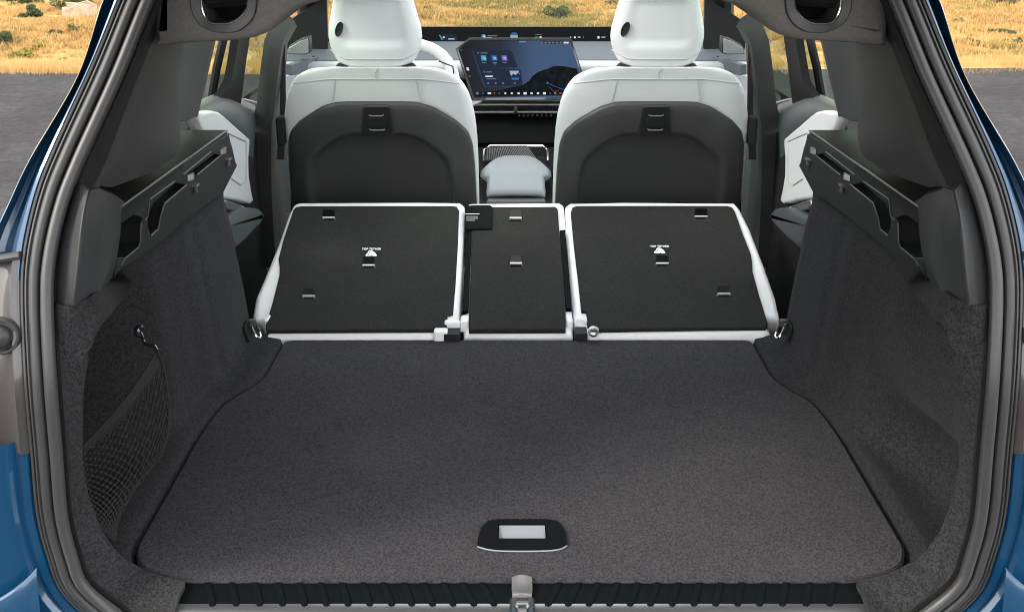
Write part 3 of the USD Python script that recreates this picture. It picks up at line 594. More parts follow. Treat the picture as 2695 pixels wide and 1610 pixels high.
# plastic trim above the linings: shelf, upright face with slots and hook recess
z2 = lambda x, y: (x / 3.533, 400 + y / 3.533)
face_px = [(602, 352), (606, 372), (612, 392), (620, 428), (624, 436), (585, 512), (560, 525), (500, 571), (430, 632), (360, 686), (318, 722), (300, 735), (306, 690), (316, 620), (320, 560), (327, 533)]
fp = np.array([of(*q) for q in face_px])
face = prism(fp, fn, -.055, 0)
rec1 = [z2(*q) for q in ((1090, 585), (1150, 545), (1330, 615), (1312, 660), (1304, 830), (1285, 885), (1170, 980), (1010, 985), (1050, 800))]
rec2 = [z2(*q) for q in ((1690, 300), (1620, 278), (1395, 440), (1375, 600), (1375, 700), (1400, 775), (1465, 715), (1500, 560), (1535, 470), (1735, 310))]
rec3 = [z2(*q) for q in ((1950, 10), (1705, 205), (1830, 215), (2050, 30))]
face = face - prism([of(*q) for q in rec1], fn, -.05, .01) - prism([of(*q) for q in rec2], fn, -.022, .01) - prism([of(*q) for q in rec3], fn, -.03, .01)
stp = both('side_trim', face, 'plastic', car, 'SIDE dark plastic boot side trim with parcel shelf slots')
def onshelf(px, py): return oz(px, py, 1.2)
shelf = slab([PA + A(.0, .02, 0), PB + A(-.003, -.06, 0), PB + A(-.19, -.12, 0), PA + A(-.24, .03, 0)], (0, 0, 1), .03, .004)
both('shelf', shelf, 'soft_black', stp)
both('shelf_edge', tube(lin([PA + A(.0015, .015, -.001), PB + A(.0015, -.045, -.001), PB + A(-.012, -.085, -.006)], 30), .0022, 6), 'plastic_grey', stp)
def ridge(pts, r=.0016): return tube(np.array([of(*z2(*q), .0008) for q in pts]), r, 6)
both('slot_rim', [ridge([(1960, 0), (1700, 212)]), ridge([(2060, 25), (1830, 215)]), ridge([(1620, 276), (1392, 440), (1372, 600), (1340, 640)]), ridge([(1740, 300), (1530, 478), (1490, 600), (1470, 715), (1400, 780)]), ridge([(1310, 660), (1304, 840), (1285, 890), (1165, 990), (1120, 1060)])], 'plastic_grey', stp)
for q in (z2(1770, 238), (587, 399)):
    c = of(*q, .004); u = A(0, 1, 0) - fn * fn[1]; u /= np.linalg.norm(u)
    both('shelf_clip', slab([c + u * a_ + A(0, 0, b_) for a_, b_ in ((-.014, -.007), (.014, -.007), (.014, .007), (-.014, .007))], fn * .55 + A(0, -.8, .15), .010, .002), 'dull_steel', stp)
    c2 = of(q[0] + 14, q[1] + 22, .003)
    both('clip_bracket', [box(c2 - A(.005, .012, .001), c2 + A(.005, .012, .003), .001)], 'dull_steel', stp); both('clip_pin', box(c2 - A(.003, .004, .013), c2 + A(.003, .002, -.004), .001), 'dull_steel', stp)
# rear return of the trim, between the face and the seal
ra = cat_rom([oy(236, 500, .10), oy(222, 560, .075), oy(213, 620, .06), oy(206, 690, .05), oy(199, 760, .042), oy(193, 806, .04)], 24)
rm = cat_rom([oy(255, 496, .18), oy(268, 560, .14), oy(262, 630, .11), oy(252, 700, .10), (oy(240, 750, .09)), oy(228, 796, .085)], 24)
rf = cat_rom([of(329, 531, -.002), of(321, 562, -.002), of(316, 622, -.002), of(306, 688, -.002), of(296, 728, -.002), oy(262, 778, .12)], 24)
rj = [oo(195, 470, .01), oo(176, 560, .012), oo(158, 640, .012), oo(150, 700, .012), oo(148, 770, .012), oo(149, 836, .012)]
rj = cat_rom(rj, 24)
both('trim_return', loft([rj + A(-.002, .02, 0), rj, ra * .5 + rj * .5 + A(0, .004, 0), ra + A(-.004, .004, 0), ra + A(.001, 0, 0), ra * .75 + rm * .25 + A(.001, 0, 0), rm + A(.002, 0, 0), rm * .5 + rf * .5 + A(.006, 0, 0), rf, rf + A(-.03, .0, 0)]), 'trim_satin', stp, smooth=True)
tr = np.array([rj[0], ra[0], rm[0] * .5 + ra[0] * .5 + A(0, 0, .001), rm[0], rf[0], PB + A(-.004, -.03, .001)])
both('trim_return_top', loft([tr, tr + A(-.02, .025, .002), tr + A(-.045, .09, -.01)]), 'soft_black', stp, smooth=50)
# rear pillar trim (inside)
pa = cat_rom([oo(440, -60, .012), oo(408, 0, .012), oo(330, 200, .012), oo(236, 400, .012), oo(196, 500, .012)], 24)
pm = cat_rom([oy(455, -20, .35), oy(395, 125, .31), (oy(330, 290, .27)), oy(285, 410, .24), oy(240, 505, .22)], 24)
pb = cat_rom([oy(480, 0, .42), oy(420, 135, .40), oy(360, 290, .37), oy(318, 410, .35), oy(262, 490, .33)], 24)
pb2 = cat_rom([oy(520, 0, .60), oy(455, 130, .58), oy(430, 290, .53), oy(410, 400, .50), oy(318, 496, .44)], 24)
pc = cat_rom([oy(490, 20, .80), oy(484, 115, .78), oy(476, 290, .74), oy(469, 395, .70), oy(420, 440, .62)], 24)
pil = both('pillar_trim', loft([pa + A(-.002, .02, 0), pa, (pa + pm) / 2 + A(0, .0, 0), pm]), 'soft_black', car, 'SIDE inner trim of the rear pillar', smooth=50)
both('pillar_panel', loft([pm, pm + (pb - pm) * .4 + A(.003, 0, 0), pb, pb * .5 + pb2 * .5 + A(.002, 0, 0), pb2 * .4 + pc * .6, pc, pc + A(-.008, .006, 0), pc + A(-.10, .02, 0)]), 'pillar_cloth', pil, smooth=50)
# headliner end with the dark recess
hd_px = [(398, -60), (398, 60), (403, 125), (425, 124), (520, 116), (600, 112), (660, 104), (712, 82), (752, 48), (790, 22), (852, 3), (920, -16), (1040, -40), (1347, -60)]
hl = np.array([oy(*q, .28) for q in hd_px]); hl = np.vstack([hl[:3], cat_rom(hl[3:], 40)])
hr = (hl * A(-1, 1, 1))[::-1][1:]; loop = np.vstack([hl, hr, [A(.60, .28, 1.60), A(-.60, .28, 1.60)]])
hpx = [(497, -60), (500, 10), (508, 40), (525, 65), (555, 82), (590, 88), (625, 84), (655, 65), (672, 40), (678, 10), (680, -60)]
inn_px = [(526, -60), (528, 10), (534, 38), (548, 60), (570, 65), (600, 64), (625, 52), (644, 32), (650, 10), (652, -60)]
hole_o = cat_rom([oy(*q, .28) for q in hpx], 40); hole_i = cat_rom([oy(*q, .28) for q in inn_px], 40)
head = slab(loop, (0, -1, 0), .66, .022)
hm = m3.Manifold(m3.Mesh(np.asarray(head.vertices, np.float32), np.asarray(head.faces, np.uint32)))
hm = hm - prism(hole_o, (0, -1, 0), -.2, .1) - prism(hole_o * A(-1, 1, 1), (0, -1, 0), -.2, .1)
hlp = part('headliner', hm, 'roof_cloth', car, 'grey cloth headliner rim with two dark oval recesses', smooth=40)
def bez(flip):
    f = A(-1 if flip else 1, 1, 1); a, b = hole_o * f, hole_i * f; cc = a.mean(0)
    k = cc + (a - cc) * .985
    rows = [a + A(0, .03, 0), k + A(0, -.001, 0), k + A(0, -.004, 0) + (b - k) * .1, b + A(0, .0, 0) + (k - b) * .1, b + A(0, .006, 0), b + A(0, .06, 0)]
    return loft(rows, True)
for fl in (False, True):
    bzz = part('recess_bezel', bez(fl), 'plastic_grey', hlp, 'right recess' if fl else 'left recess', smooth=50)
    f = A(-1 if fl else 1, 1, 1); part('recess_cup', slab(hole_o * f + A(0, .12, 0), (0, -1, 0), .01), 'soft_black', hlp)
    part('recess_rim', tube(hole_i[4:-4] * f + A(0, .004, 0), .0014, 6), 'chrome', hlp)

# ------------------------------------------------------------------ cabin
part('floor', [box((-.80, 1.08, .26), (.80, 3.3, .32)), box((-.92, .1, .25), (-.80, 3.3, .45)), box((.80, .1, .25), (.92, 3.3, .45)), box((-.85, 3.25, .3), (.85, 3.3, 1.05))], 'cabin_floor', car)
def xrail(y): return .52
roof = [[A(s * (.60 + .0 * y), y, 1.615 - .05 * s * s - .02 * ((y - 1.3) / 1.2) ** 2) for s in np.linspace(-1, 1, 15)] for y in np.linspace(.30, .95, 5)]
rp = part('roof', [solid(roof[::-1], .03), *[solid([[A(sg * x, y, 1.615 - .05 * (x / .6) ** 2 - .02 * ((y - 1.3) / 1.2) ** 2) for x in (.5, .56, .62, .68)] for y in np.linspace(.95, 2.45, 9)], .03) for sg in (-1, 1)],
      solid([[A(s * .6, y, 1.605 - .05 * s * s - .02 * ((y - 1.3) / 1.2) ** 2) for s in np.linspace(-1, 1, 15)] for y in (2.3, 2.38, 2.46)], .03)], 'soft_black', car, smooth=40)
part('roof_glass', solid([[A(s * .51, y, 1.612 - .05 * (s * .85) ** 2 - .02 * ((y - 1.3) / 1.2) ** 2) for s in np.linspace(-1, 1, 15)] for y in np.linspace(.94, 2.32, 9)], .004), 'glass_roof', rp)
part('windscreen', solid([[A(s * (.56 + .16 * t), 2.46 + .78 * t, 1.575 - .42 * t - .03 * s * s * (1 - t)) for s in np.linspace(-1, 1, 15)] for t in np.linspace(0, 1.12, 8)], .003), 'glass_clear', car)
both('front_pillar', tube(cat_rom([A(-.62, 2.40, 1.57), A(-.70, 2.85, 1.36), A(-.78, 3.25, 1.12)], 14), .045, 10), 'soft_black', car)
both('roof_rail', tube(cat_rom([A(-.57, .35, 1.54), A(-.63, 1.2, 1.56), A(-.64, 2.0, 1.55), A(-.62, 2.42, 1.53)], 16), .04, 10), 'pillar_cloth', car)
SY = (.30, .45, .65, .90, 1.17); SXB = (-.76, -.80, -.845, -.88, -.90)
both('rear_side_body', solid([[A(x - k, y, z) for x, y in zip(SXB, SY)] for z, k in ((.3, 0), (.7, .02), (1.19, 0))], .03), 'paint', car)
both('rear_quarter', loft([[A(x + k, y, z) for x, y in zip(SXB, SY)] for z, k in ((1.19, .01), (1.36, .06), (1.52, .19))]), 'paint', car)

TG = [(.33, 1.625), (.05, 1.78), (-.25, 1.93), (-.52, 2.0), (-.78, 1.975), (-.98, 1.90)]
def tg(k, w): return [[A(sg * (w - .03 * abs(sg) * i / 5), y, z - k - .03 * sg * sg) for sg in np.linspace(-1, 1, 15)] for i, (y, z) in enumerate(TG)]
tgp = part('tailgate', solid(tg(0, .62), .03), 'paint', car, 'raised tailgate above the boot opening', smooth=50)
part('tailgate_trim', solid(tg(.055, .56), .02), 'plastic', tgp, smooth=50)
# doors: outer skin, glass, inner trim
def belt(y): return float(np.interp(y, [1.16, 1.6, 2.0, 3.1], [1.10, 1.07, 1.01, .96]))
def door(name, y0, y1, label):
    skin = loft([[A(x, y, z or belt(y)) for y in np.linspace(y0, y1, 8)] for x, z in ((-.90, .32), (-.935, .6), (-.94, .85), (-.90, None))])
    return both(name, skin, 'paint', car, label, smooth=40)
rd = door('rear_door', 1.16, 1.97, 'SIDE rear door'); fd = door('front_door', 2.0, 3.15, 'SIDE front door')
def glz(y0, y1): return loft([[A(x, y, z or belt(y) - .01) for y in (y0, (y0 + y1) / 2, y1)] for x, z in ((-.895, None), (-.845, 1.24), (-.72, 1.52))])
both('window', glz(1.08, 1.95), 'glass_tint', rd); both('window', glz(2.02, 2.98), 'glass_tint', fd)
def poly_y(px, Y, t, b=.004, r=.0): return slab([oy(*q, Y) for q in px], (0, -1, 0), t, b, r)
def poly_x(px, X, t, b=.004, r=.0): return slab([ox(*q, X) for q in px], (1, 0, 0), t, b, r)
# C pillar trim, window divider, B pillar
both('quarter_pillar', solid([cat_rom([oy(474, 80, .86), oy(470, 200, .84), oy(466, 312, .82)], 12), cat_rom([oy(520, 80, 1.0), oy(500, 200, .98), oy(488, 320, .96)], 12), cat_rom([oy(566, 80, 1.08), oy(543, 180, 1.06), oy(527, 250, 1.05), oy(518, 305, 1.04)], 12), cat_rom([oy(574, 80, 1.10), oy(550, 185, 1.08), oy(531, 262, 1.07), oy(521, 308, 1.06)], 12), cat_rom([oy(560, 80, 1.2), oy(530, 185, 1.2), oy(510, 262, 1.2), oy(500, 308, 1.2)], 12)][::-1], .012), 'pillar_cloth', car, smooth=50)
both('window_divider', tube([ox(590, 95, -.80), ox(570, 180, -.82), ox(556, 262, -.845)], .012, 8), 'soft_black', rd)
both('window_frame', solid([[oy(609, 90, 1.70), oy(597, 165, 1.70), oy(588, 212, 1.70), oy(572, 238, 1.70), oy(562, 250, 1.70)], [oy(640, 85, 1.90), oy(628, 165, 1.90), oy(622, 215, 1.90), oy(618, 250, 1.90), oy(614, 280, 1.90)]], .02), 'soft_black', rd)
both('pillar_strip', tube([oy(650, 85, 1.93), oy(634, 180, 1.93), oy(624, 260, 1.93)], .006, 8), 'door_grey', rd)
both('middle_pillar', solid([[oy(743, 30, 1.98), oy(712, 110, 1.98), oy(700, 190, 1.98), oy(692, 275, 1.98), oy(676, 330, 1.98), oy(664, 400, 1.98), oy(664, 520, 1.98), oy(672, 700, 1.98)], [oy(756, 40, 1.96), oy(726, 110, 1.96), oy(716, 190, 1.96), oy(706, 275, 1.96), oy(700, 330, 1.95), oy(700, 400, 1.95), oy(704, 520, 1.95), oy(715, 700, 1.95)], [oy(766, 60, 2.05), oy(738, 110, 2.05), oy(735, 190, 2.05), oy(722, 275, 2.05), oy(722, 330, 2.05), oy(722, 400, 2.05), oy(732, 520, 2.05), oy(745, 700, 2.05)]], .02), 'pillar_cloth', car, 'SIDE middle pillar with belt', smooth=50)
both('seat_belt', solid([[oy(735, 60, 2.0), oy(738, 180, 2.0), oy(737, 300, 1.99), oy(728, 420, 1.98)], [oy(749, 60, 2.0), oy(752, 180, 2.0), oy(753, 300, 1.99), oy(748, 420, 1.98)]], .003), 'belt', car)
# rear door inner trim
shoulder = [(519, 302), (530, 262), (552, 252), (575, 243), (612, 251), (650, 263), (672, 276), (676, 292), (668, 345), (660, 400), (640, 430), (560, 420)]
both('door_shoulder', solid([[ox(528, 263, -.80), ox(553, 252, -.80), ox(578, 243, -.80), ox(610, 249, -.80), ox(648, 262, -.80), ox(668, 272, -.80)], [ox(524, 280, -.745), ox(560, 272, -.745), ox(600, 272, -.745), ox(640, 285, -.745), ox(668, 290, -.745), ox(676, 294, -.745)], [ox(518, 310, -.735), ox(560, 310, -.735), ox(600, 320, -.735), ox(640, 340, -.735), ox(662, 352, -.735), ox(670, 358, -.735)], [ox(518, 420, -.745), ox(560, 440, -.745), ox(600, 450, -.745), ox(640, 460, -.745), ox(655, 470, -.745), ox(662, 480, -.745)]][::-1], -.02), 'door_grey', rd, smooth=60)
both('window_seal', tube([ox(640, 262, -.79), ox(688, 275, -.79)], .004, 6), 'steel', rd)
wp = [(521, 304), (545, 294), (562, 291), (578, 295), (592, 306), (625, 336), (657, 364), (658, 380), (655, 420), (656, 462), (662, 500), (668, 528), (662, 537), (626, 527), (590, 522), (579, 511), (590, 480), (560, 400)]
both('door_panel', poly_x(wp, -.715, .03, .008), 'leather', rd, 'pale leather insert of the SIDE rear door')
both('panel_seam', tube(np.array([ox(*q, -.7135) for q in ((600, 350), (648, 372), (648, 476), (634, 487), (610, 470))]), .0014, 6), 'seam', rd)
both('door_pull', poly_x([(591, 531), (597, 526), (642, 541), (638, 563), (597, 551)], -.70, .03, .005), 'steel', rd)
both('door_pull_end', poly_x([(645, 543), (662, 548), (641, 563)], -.705, .02, .003), 'chrome', rd)
arm = [(596, 574), (630, 567), (665, 546), (690, 548), (699, 560), (698, 580), (690, 595), (660, 628), (624, 660), (600, 640), (560, 620), (560, 590)]
both('armrest', poly_x(arm, -.665, .08, .02), 'door_grey', rd)
both('door_lower', solid([[A(-.74, y, z) for y in np.linspace(1.16, 1.97, 6)] for z in (1.0, .7, .4)], .02), 'soft_black', rd)
# front door inner trim seen between belt and dashboard
both('door_top', solid([[oy(752, 170, 2.55), oy(790, 158, 2.75), oy(824, 149, 2.9)], [oy(752, 196, 2.55), oy(790, 188, 2.75), oy(824, 180, 2.9)]][::-1], .02), 'dash_cloth', fd)
both('door_card', solid([[oy(733, 198, 2.35), oy(752, 196, 2.55), oy(790, 188, 2.75), oy(830, 178, 2.9), oy(872, 172, 2.95)], [oy(726, 250, 2.35), oy(745, 250, 2.55), oy(780, 240, 2.75), oy(830, 230, 2.9), oy(872, 222, 2.95)], [oy(720, 380, 2.3), oy(740, 380, 2.5), oy(780, 360, 2.7), oy(830, 350, 2.85), oy(872, 350, 2.9)]][::-1], .02), 'dash_white', fd)
both('door_pocket', solid([[oy(718, 380, 2.3), oy(745, 378, 2.5)], [oy(722, 560, 2.25), oy(750, 560, 2.4)]][::-1], .02), 'door_grey', fd)
both('door_gap', tube([oy(825, 148, 2.88), oy(827, 188, 2.88)], .004, 6), 'soft_black', fd)
both('door_sail', poly_y([(752, 60), (860, -10), (862, 130), (824, 145), (752, 168)], 2.98, .02, .003), 'soft_black', fd)
# outer mirrors
mx = [(757, 142), (761, 126), (790, 109), (810, 102), (812, 139), (800, 143)]
mm = both('door_mirror', poly_y(mx, 2.72, .004, .001), 'steel', car, 'SIDE mirror glass')
both('mirror_shell', poly_y([(755, 144), (759, 124), (789, 106.5), (812, 100), (814, 141), (800, 145)], 2.73, .07, .01), 'soft_black', mm)

# dashboard
dash = xform('dashboard', parent=car); tag(dash, 'pale dashboard with a black display strip under the windscreen')
W_ = np.linspace(-1, 1, 31)
def cross(prof, hw, curve=.10): return [[A(s * hw, y - curve * s * s, z) for s in W_] for y, z in prof]
q = lambda py, Y: (Y, oy(1347, py, Y)[2])
part('display_strip', solid(cross([q(70, 3.12), q(72, 3.10), q(114, 3.08), (3.06, q(114, 3.08)[1] - .012)], .76, .0), .01), 'display_black', dash)
part('dash_top', solid(cross([(3.10, q(110, 3.08)[1]), q(111, 3.06), q(140, 2.95), q(164, 2.85), (2.86, q(166, 2.85)[1])], .84, .02), .01), 'dash_cloth', dash)
part('dash_pad', solid(cross([(2.86, q(163, 2.83)[1]), q(163.5, 2.82), q(167, 2.80), q(178, 2.785), q(192, 2.785), q(204, 2.80), q(212, 2.84), (2.95, q(214, 2.84)[1])], .84, .03), .01), 'dash_white', dash, smooth=60)
part('dash_lower', solid(cross([(2.93, q(208, 2.9)[1]), q(300, 2.88), q(420, 2.86), q(560, 2.84)], .82, .0), .01), 'display_black', dash)
for py, hw, r in ((265, .30, .0035), (277, .31, .0035), (296, .31, .0045)):
    p = [A(x, q(py, 2.72)[0], q(py, 2.72)[1]) for x in np.linspace(-.30, .30, 12)]
    part('vent_trim', tube(p, r, 8), 'steel', dash)
part('vent_housing', [box((-.30, 2.73, oy(1347, 300, 2.73)[2]), (.30, 2.86, oy(1347, 262, 2.73)[2]), .004)], 'soft_black', dash)
for k in range(9):
    x = -.13 + k * .032; c0 = oy(1347, 287, 2.725); part('vent_slat', box((x - .001, 2.722, c0[2] - .009), (x + .001, 2.74, c0[2] + .009)), 'plastic', dash)
part('vent_tab', box((-.006 + oy(1357, 287, 2.72)[0], 2.705, c0[2] - .01), (.006 + oy(1357, 287, 2.72)[0], 2.725, c0[2] + .01), .002), 'plastic_grey', dash)
part('dash_wing', solid([[oy(1240, 264, 2.70), oy(1270, 266, 2.70)], [oy(1240, 278, 2.69), oy(1248, 276, 2.69)]], .006), 'dash_white', dash)
for k in range(8):
    a_ = oy(1366 + k * 12, 305, 2.715); part('switch', box(a_ - A(.004, .002, .003), a_ + A(.004, .006, .003), .001), 'gloss_black', dash)
part('stack_panel', solid([[oy(1250, 300, 2.74), oy(1347, 300, 2.74), oy(1470, 300, 2.74)], [oy(1250, 318, 2.73), oy(1347, 318, 2.73), oy(1470, 318, 2.73)], [oy(1245, 376, 2.66), oy(1347, 376, 2.66), oy(1475, 376, 2.66)]], .01), 'display_black', dash)
# icons on the display strip: flat prints that glow
def sy(px, py, d=0.): y = 3.10 - .02 * (py - 72) / 42 - .004; return oy(px, py, y)
def blob(pts, fn_, n=(0, -1, 0), t=.0008): return slab([fn_(*q_) for q_ in pts], n, t)
def rect(x, y, w, h, k=0.): return [(x - w / 2 + k, y - h / 2), (x + w / 2 + k, y - h / 2), (x + w / 2 - k, y + h / 2), (x - w / 2 - k, y + h / 2)]
def icon(pts, mt, fn_, par, name='icon', label=None): return part(name, blob(pts, fn_), mt, par, label, smooth=False)
icon([(1155, 92), (1158, 92), (1167, 106), (1162, 106)], 'lit_cyan', sy, dash); icon([(1160, 91), (1200, 91), (1208, 112), (1170, 113)], 'lit_card', lambda x, y: sy(x, y) + A(0, .0015, 0), dash)
for x, y, w, h, mt in ((1168, 99, 5, 4, 'lit_white'), (1187, 95, 12, 4, 'lit_white'), (1188, 103, 17, 4, 'lit_pale'), (1272, 95, 9, 8, 'lit_cyan'), (1275, 97, 5, 5, 'lit_white'), (1296, 95, 26, 2.6, 'lit_dim'), (1287, 100.5, 13, 3, 'lit_white'),
                       (1417, 92, 18, 2.2, 'lit_dim'), (1412, 99, 9, 4.5, 'lit_green'), (1423, 99, 6, 5, 'lit_white'), (1502, 99, 3, 4, 'lit_pale'), (1513, 99, 5, 5, 'lit_white'), (1524, 99, 7, 4, 'lit_pale'), (1536, 99, 2, 4, 'lit_dim'), (1575, 99, 6, 6, 'lit_white'), (1588, 99, 10, 3.5, 'lit_pale'), (1550, 107, 40, 1.4, 'lit_card')):
    icon(rect(x, y, w, h), mt, sy, dash)
th = np.linspace(0, 2 * math.pi, 25)[:-1]
icon([(1353 + 10.5 * math.cos(a), 96 + 10.5 * math.sin(a)) for a in th], 'lit_blue', sy, dash, 'round_emblem')
icon([(1353 + 10 * math.cos(a), 96 + 10 * math.sin(a)) for a in np.linspace(-.25, math.pi + .25, 14)], 'lit_sand', lambda x, y: sy(x, y) - A(0, .0015, 0), dash)
icon([(1346, 90), (1353, 88), (1359, 92), (1353, 95)], 'lit_cyan', lambda x, y: sy(x, y) - A(0, .0015, 0), dash)

# touchscreen: free-standing slanted panel
ts = xform('touchscreen', parent=car); tag(ts, 'slanted central touchscreen showing a map with widgets')
SN = A(0, -math.cos(.16), math.sin(.16)); S0 = oy(1370, 185, 2.62)
def sc_(px, py, d=0.): return op(px, py, S0 + SN * d, SN)
scr = [(1199, 129), (1236, 102), (1499, 102), (1508, 112), (1556, 264), (1243, 266)]
part('bezel', slab([sc_(*q_) for q_ in scr], SN, .012, .003), 'gloss_black', ts)
part('bezel_edge', tube(np.array([sc_(*q_, -.002) for q_ in ((1199, 130), (1236, 101), (1499, 101.5), (1509, 112))]), .0016, 6), 'plastic_grey', ts)
sp = lambda d: (lambda x, y: sc_(x, y, d))
def print_(pts, mt, d, name='icon'): return part(name, slab([sc_(*q_, d) for q_ in pts], SN, .0003), mt, ts, smooth=False)
print_([(1206, 131), (1239, 108), (1497, 107), (1503, 116), (1543, 247), (1552, 256), (1248, 258)], 'wallpaper', .0008, 'wallpaper')
print_([(1376, 224), (1392, 214), (1402, 200), (1416, 190), (1440, 182), (1458, 174), (1484, 175), (1518, 181), (1543, 250), (1500, 252), (1250, 254), (1247, 244), (1300, 240)], 'mountain', .0012, 'map_relief')
print_([(1421, 108), (1495, 108), (1500, 117), (1424, 117)], 'gloss_black', .0016, 'status_bar')
for x in np.linspace(1426, 1476, 6): print_(rect(x, 113, 4, 4), 'lit_dim', .0020)
print_(rect(1490, 113, 13, 4), 'lit_white', .0020); print_(rect(1375, 111, 18, 1.6), 'lit_pale', .0020)
print_([(1243, 133), (1338, 133), (1346, 136), (1362, 175), (1359, 178), (1258, 178)], 'lit_card', .0016, 'widget'); print_([(1261, 183), (1366, 183), (1371, 188), (1375, 222), (1368, 227), (1276, 228)], 'lit_card', .0016, 'widget')
print_([(1242, 133), (1244, 133), (1277, 229), (1274, 229)], 'lit_card_edge', .0020, 'widget_edge'); print_([(1274, 227.4), (1368, 226.4), (1370, 227.6), (1275, 229)], 'lit_card_edge', .0020, 'widget_edge')
for x, m1, m2 in ((1273, 'lit_cyan', 'lit_pale'), (1301, 'lit_blue', 'lit_pale'), (1327.5, 'lit_violet', 'lit_pale')):
    ic = print_([(x - 8, 146.5), (x + 6, 146.5), (x + 8, 160), (x - 6, 160)], m1, .0020, 'app_icon'); print_([(x - 3, 150), (x + 4, 151), (x + 6, 158), (x - 2, 156)], m2, .0024); print_(rect(x + 1, 165, 12, 2), 'lit_dim', .0020)
print_(rect(1303, 169, 7, 1.8), 'lit_dim', .0020); print_(rect(1258, 140, 4, 3.5), 'lit_dim', .0020); print_(rect(1274, 140, 18, 2.2), 'lit_dim', .0020)
print_(rect(1275, 190, 4, 3), 'lit_dim', .0020); print_(rect(1287, 190, 15, 2.2), 'lit_dim', .0020); print_(rect(1287, 201.5, 20, 3.4), 'lit_white', .0020); print_(rect(1293, 208, 26, 2), 'lit_dim', .0020)
for x in (1285, 1304.5, 1324, 1355): print_(rect(x, 219.5, 5, 4), 'lit_dim', .0020)
print_([(1341, 187), (1365, 187), (1368, 196), (1362, 203), (1350, 203), (1344, 197)], 'lit_pale', .0020, 'cover_art'); print_([(1350, 194), (1357, 198), (1366, 190), (1368, 203), (1346, 203)], 'lit_card', .0024); print_([(1345, 205), (1366, 205), (1364, 211), (1348, 210)], 'lit_blue', .0020)
print_([(1441, 216), (1446, 221), (1441, 219.5), (1437, 222)], 'lit_cyan', .0020, 'map_arrow'); part('map_route', tube(np.array([sc_(*q_, .002) for q_ in ((1444, 220), (1456, 226), (1468, 231), (1484, 236), (1490, 245))]), .0008, 5), 'lit_blue', ts); part('map_route', tube(np.array([sc_(*q_, .002) for q_ in ((1446, 229), (1452, 237), (1460, 242), (1470, 238))]), .0008, 5), 'lit_red', ts)
for x, w, mt in ((1256, 7, 'lit_dim'), (1271, 3, 'lit_blue'), (1288, 9, 'lit_white'), (1301, 4, 'lit_red'), (1314, 2, 'lit_dim'), (1330, 4, 'lit_white'), (1347, 5, 'lit_white'), (1365, 6, 'lit_white'), (1382, 8, 'lit_white'), (1399, 6, 'lit_white'), (1416, 6, 'lit_white'), (1433, 8, 'lit_white'), (1448, 2, 'lit_blue'), (1461, 6, 'lit_dim'), (1475, 6, 'lit_red')):
    print_(rect(x, 246, w, 6 if w > 6 and w < 9 else 5), mt, .0020)
print_(rect(1231, 182, 6, 8, -1), 'lit_white', .0020); print_(rect(1213, 132, 4, 3), 'lit_green', .0020); print_(rect(1236, 201, 4, 3), 'lit_dim', .0020)

# steering wheel
sw = xform('steering_wheel', parent=car); c = A(-.375, 2.44, 1.015); n = A(0, -math.cos(.38), math.sin(.38)); u, v, n = basis(n)
R = .180; th = np.linspace(0, 2 * math.pi, 48, endpoint=False); sq = lambda a: (abs(math.cos(a)) ** 2.6 + abs(math.sin(a)) ** 2.6) ** (-1 / 2.6)
part('rim', tube([c + R * sq(a) * (math.cos(a) * u + .93 * math.sin(a) * v) for a in th], .0185, 12, True), 'leather', sw, smooth=60)
part('hub', disc(c - n * .02, n, [(.075, -.03), (.08, .0), (.07, .02), (.0005, .026)]), 'leather_band', sw, smooth=60)
for sg in (-1, 1): part('spoke', box(c + A(sg * .10 - .055, -.012, -.02), c + A(sg * .10 + .055, .012, .02), .008), 'leather_band', sw)
part('spoke_seam', tube([c + R * .95 * (math.cos(.72) * u + .93 * math.sin(.72) * v) + n * .019, c + R * 1.1 * (math.cos(.5) * u + .93 * math.sin(.5) * v) + n * .017, c + R * 1.02 * (math.cos(.2) * u + .93 * math.sin(.2) * v) + n * .019], .0022, 6), 'soft_black', sw)
part('column', tube([c - n * .02, c - n * .3], .05, 12), 'soft_black', sw)

# centre console
cc = xform('centre_console', parent=car); tag(cc, 'black centre console with a pale padded armrest')
part('console_body', [box((-.135, 1.95, .33), (.125, 2.70, .72), .012)], 'soft_black', cc)
tz = oz(1357, 395, .845)
tray = [oy(1273, 396, 2.47), oy(1290, 384, 2.5), oy(1428, 384, 2.5), oy(1441, 396, 2.47)]
part('tray_rim', tube(np.array([oy(1273, 425, 2.38), *tray, oy(1441, 425, 2.38)]), .004, 8), 'chrome', cc)
part('tray_surround', slab([oy(1256, 372, 2.55), oy(1462, 372, 2.55), oy(1470, 470, 2.3), oy(1250, 470, 2.3)], (0, -.1, 1), .02, .004), 'display_black', cc)
m0 = np.array([oy(1283, 392, 2.47), oy(1388, 392, 2.47), oy(1402, 425, 2.36), oy(1274, 425, 2.36)]) + A(0, -.004, .006)
tm_ = part('charging_mat', slab(m0, (0, -.19, 1), .004), 'plastic', cc)
for k in range(26):
    t = k / 25; a_ = m0[0] * (1 - t) + m0[1] * t; b_ = m0[3] * (1 - t) + m0[2] * t
    part('mat_rib', tube([a_ + A(0, -.002, .002), b_ + A(.012, -.002, .002)], .0009, 4), 'steel', cc)
ac = oy(1358, 470, 2.08)
def arow(y, z, w, r): return [A(ac[0] + s * w, y, z - r * abs(s) ** 5) for s in np.linspace(-1, 1, 17)]
z0 = lambda py, Y: oy(1358, py, Y)[2]
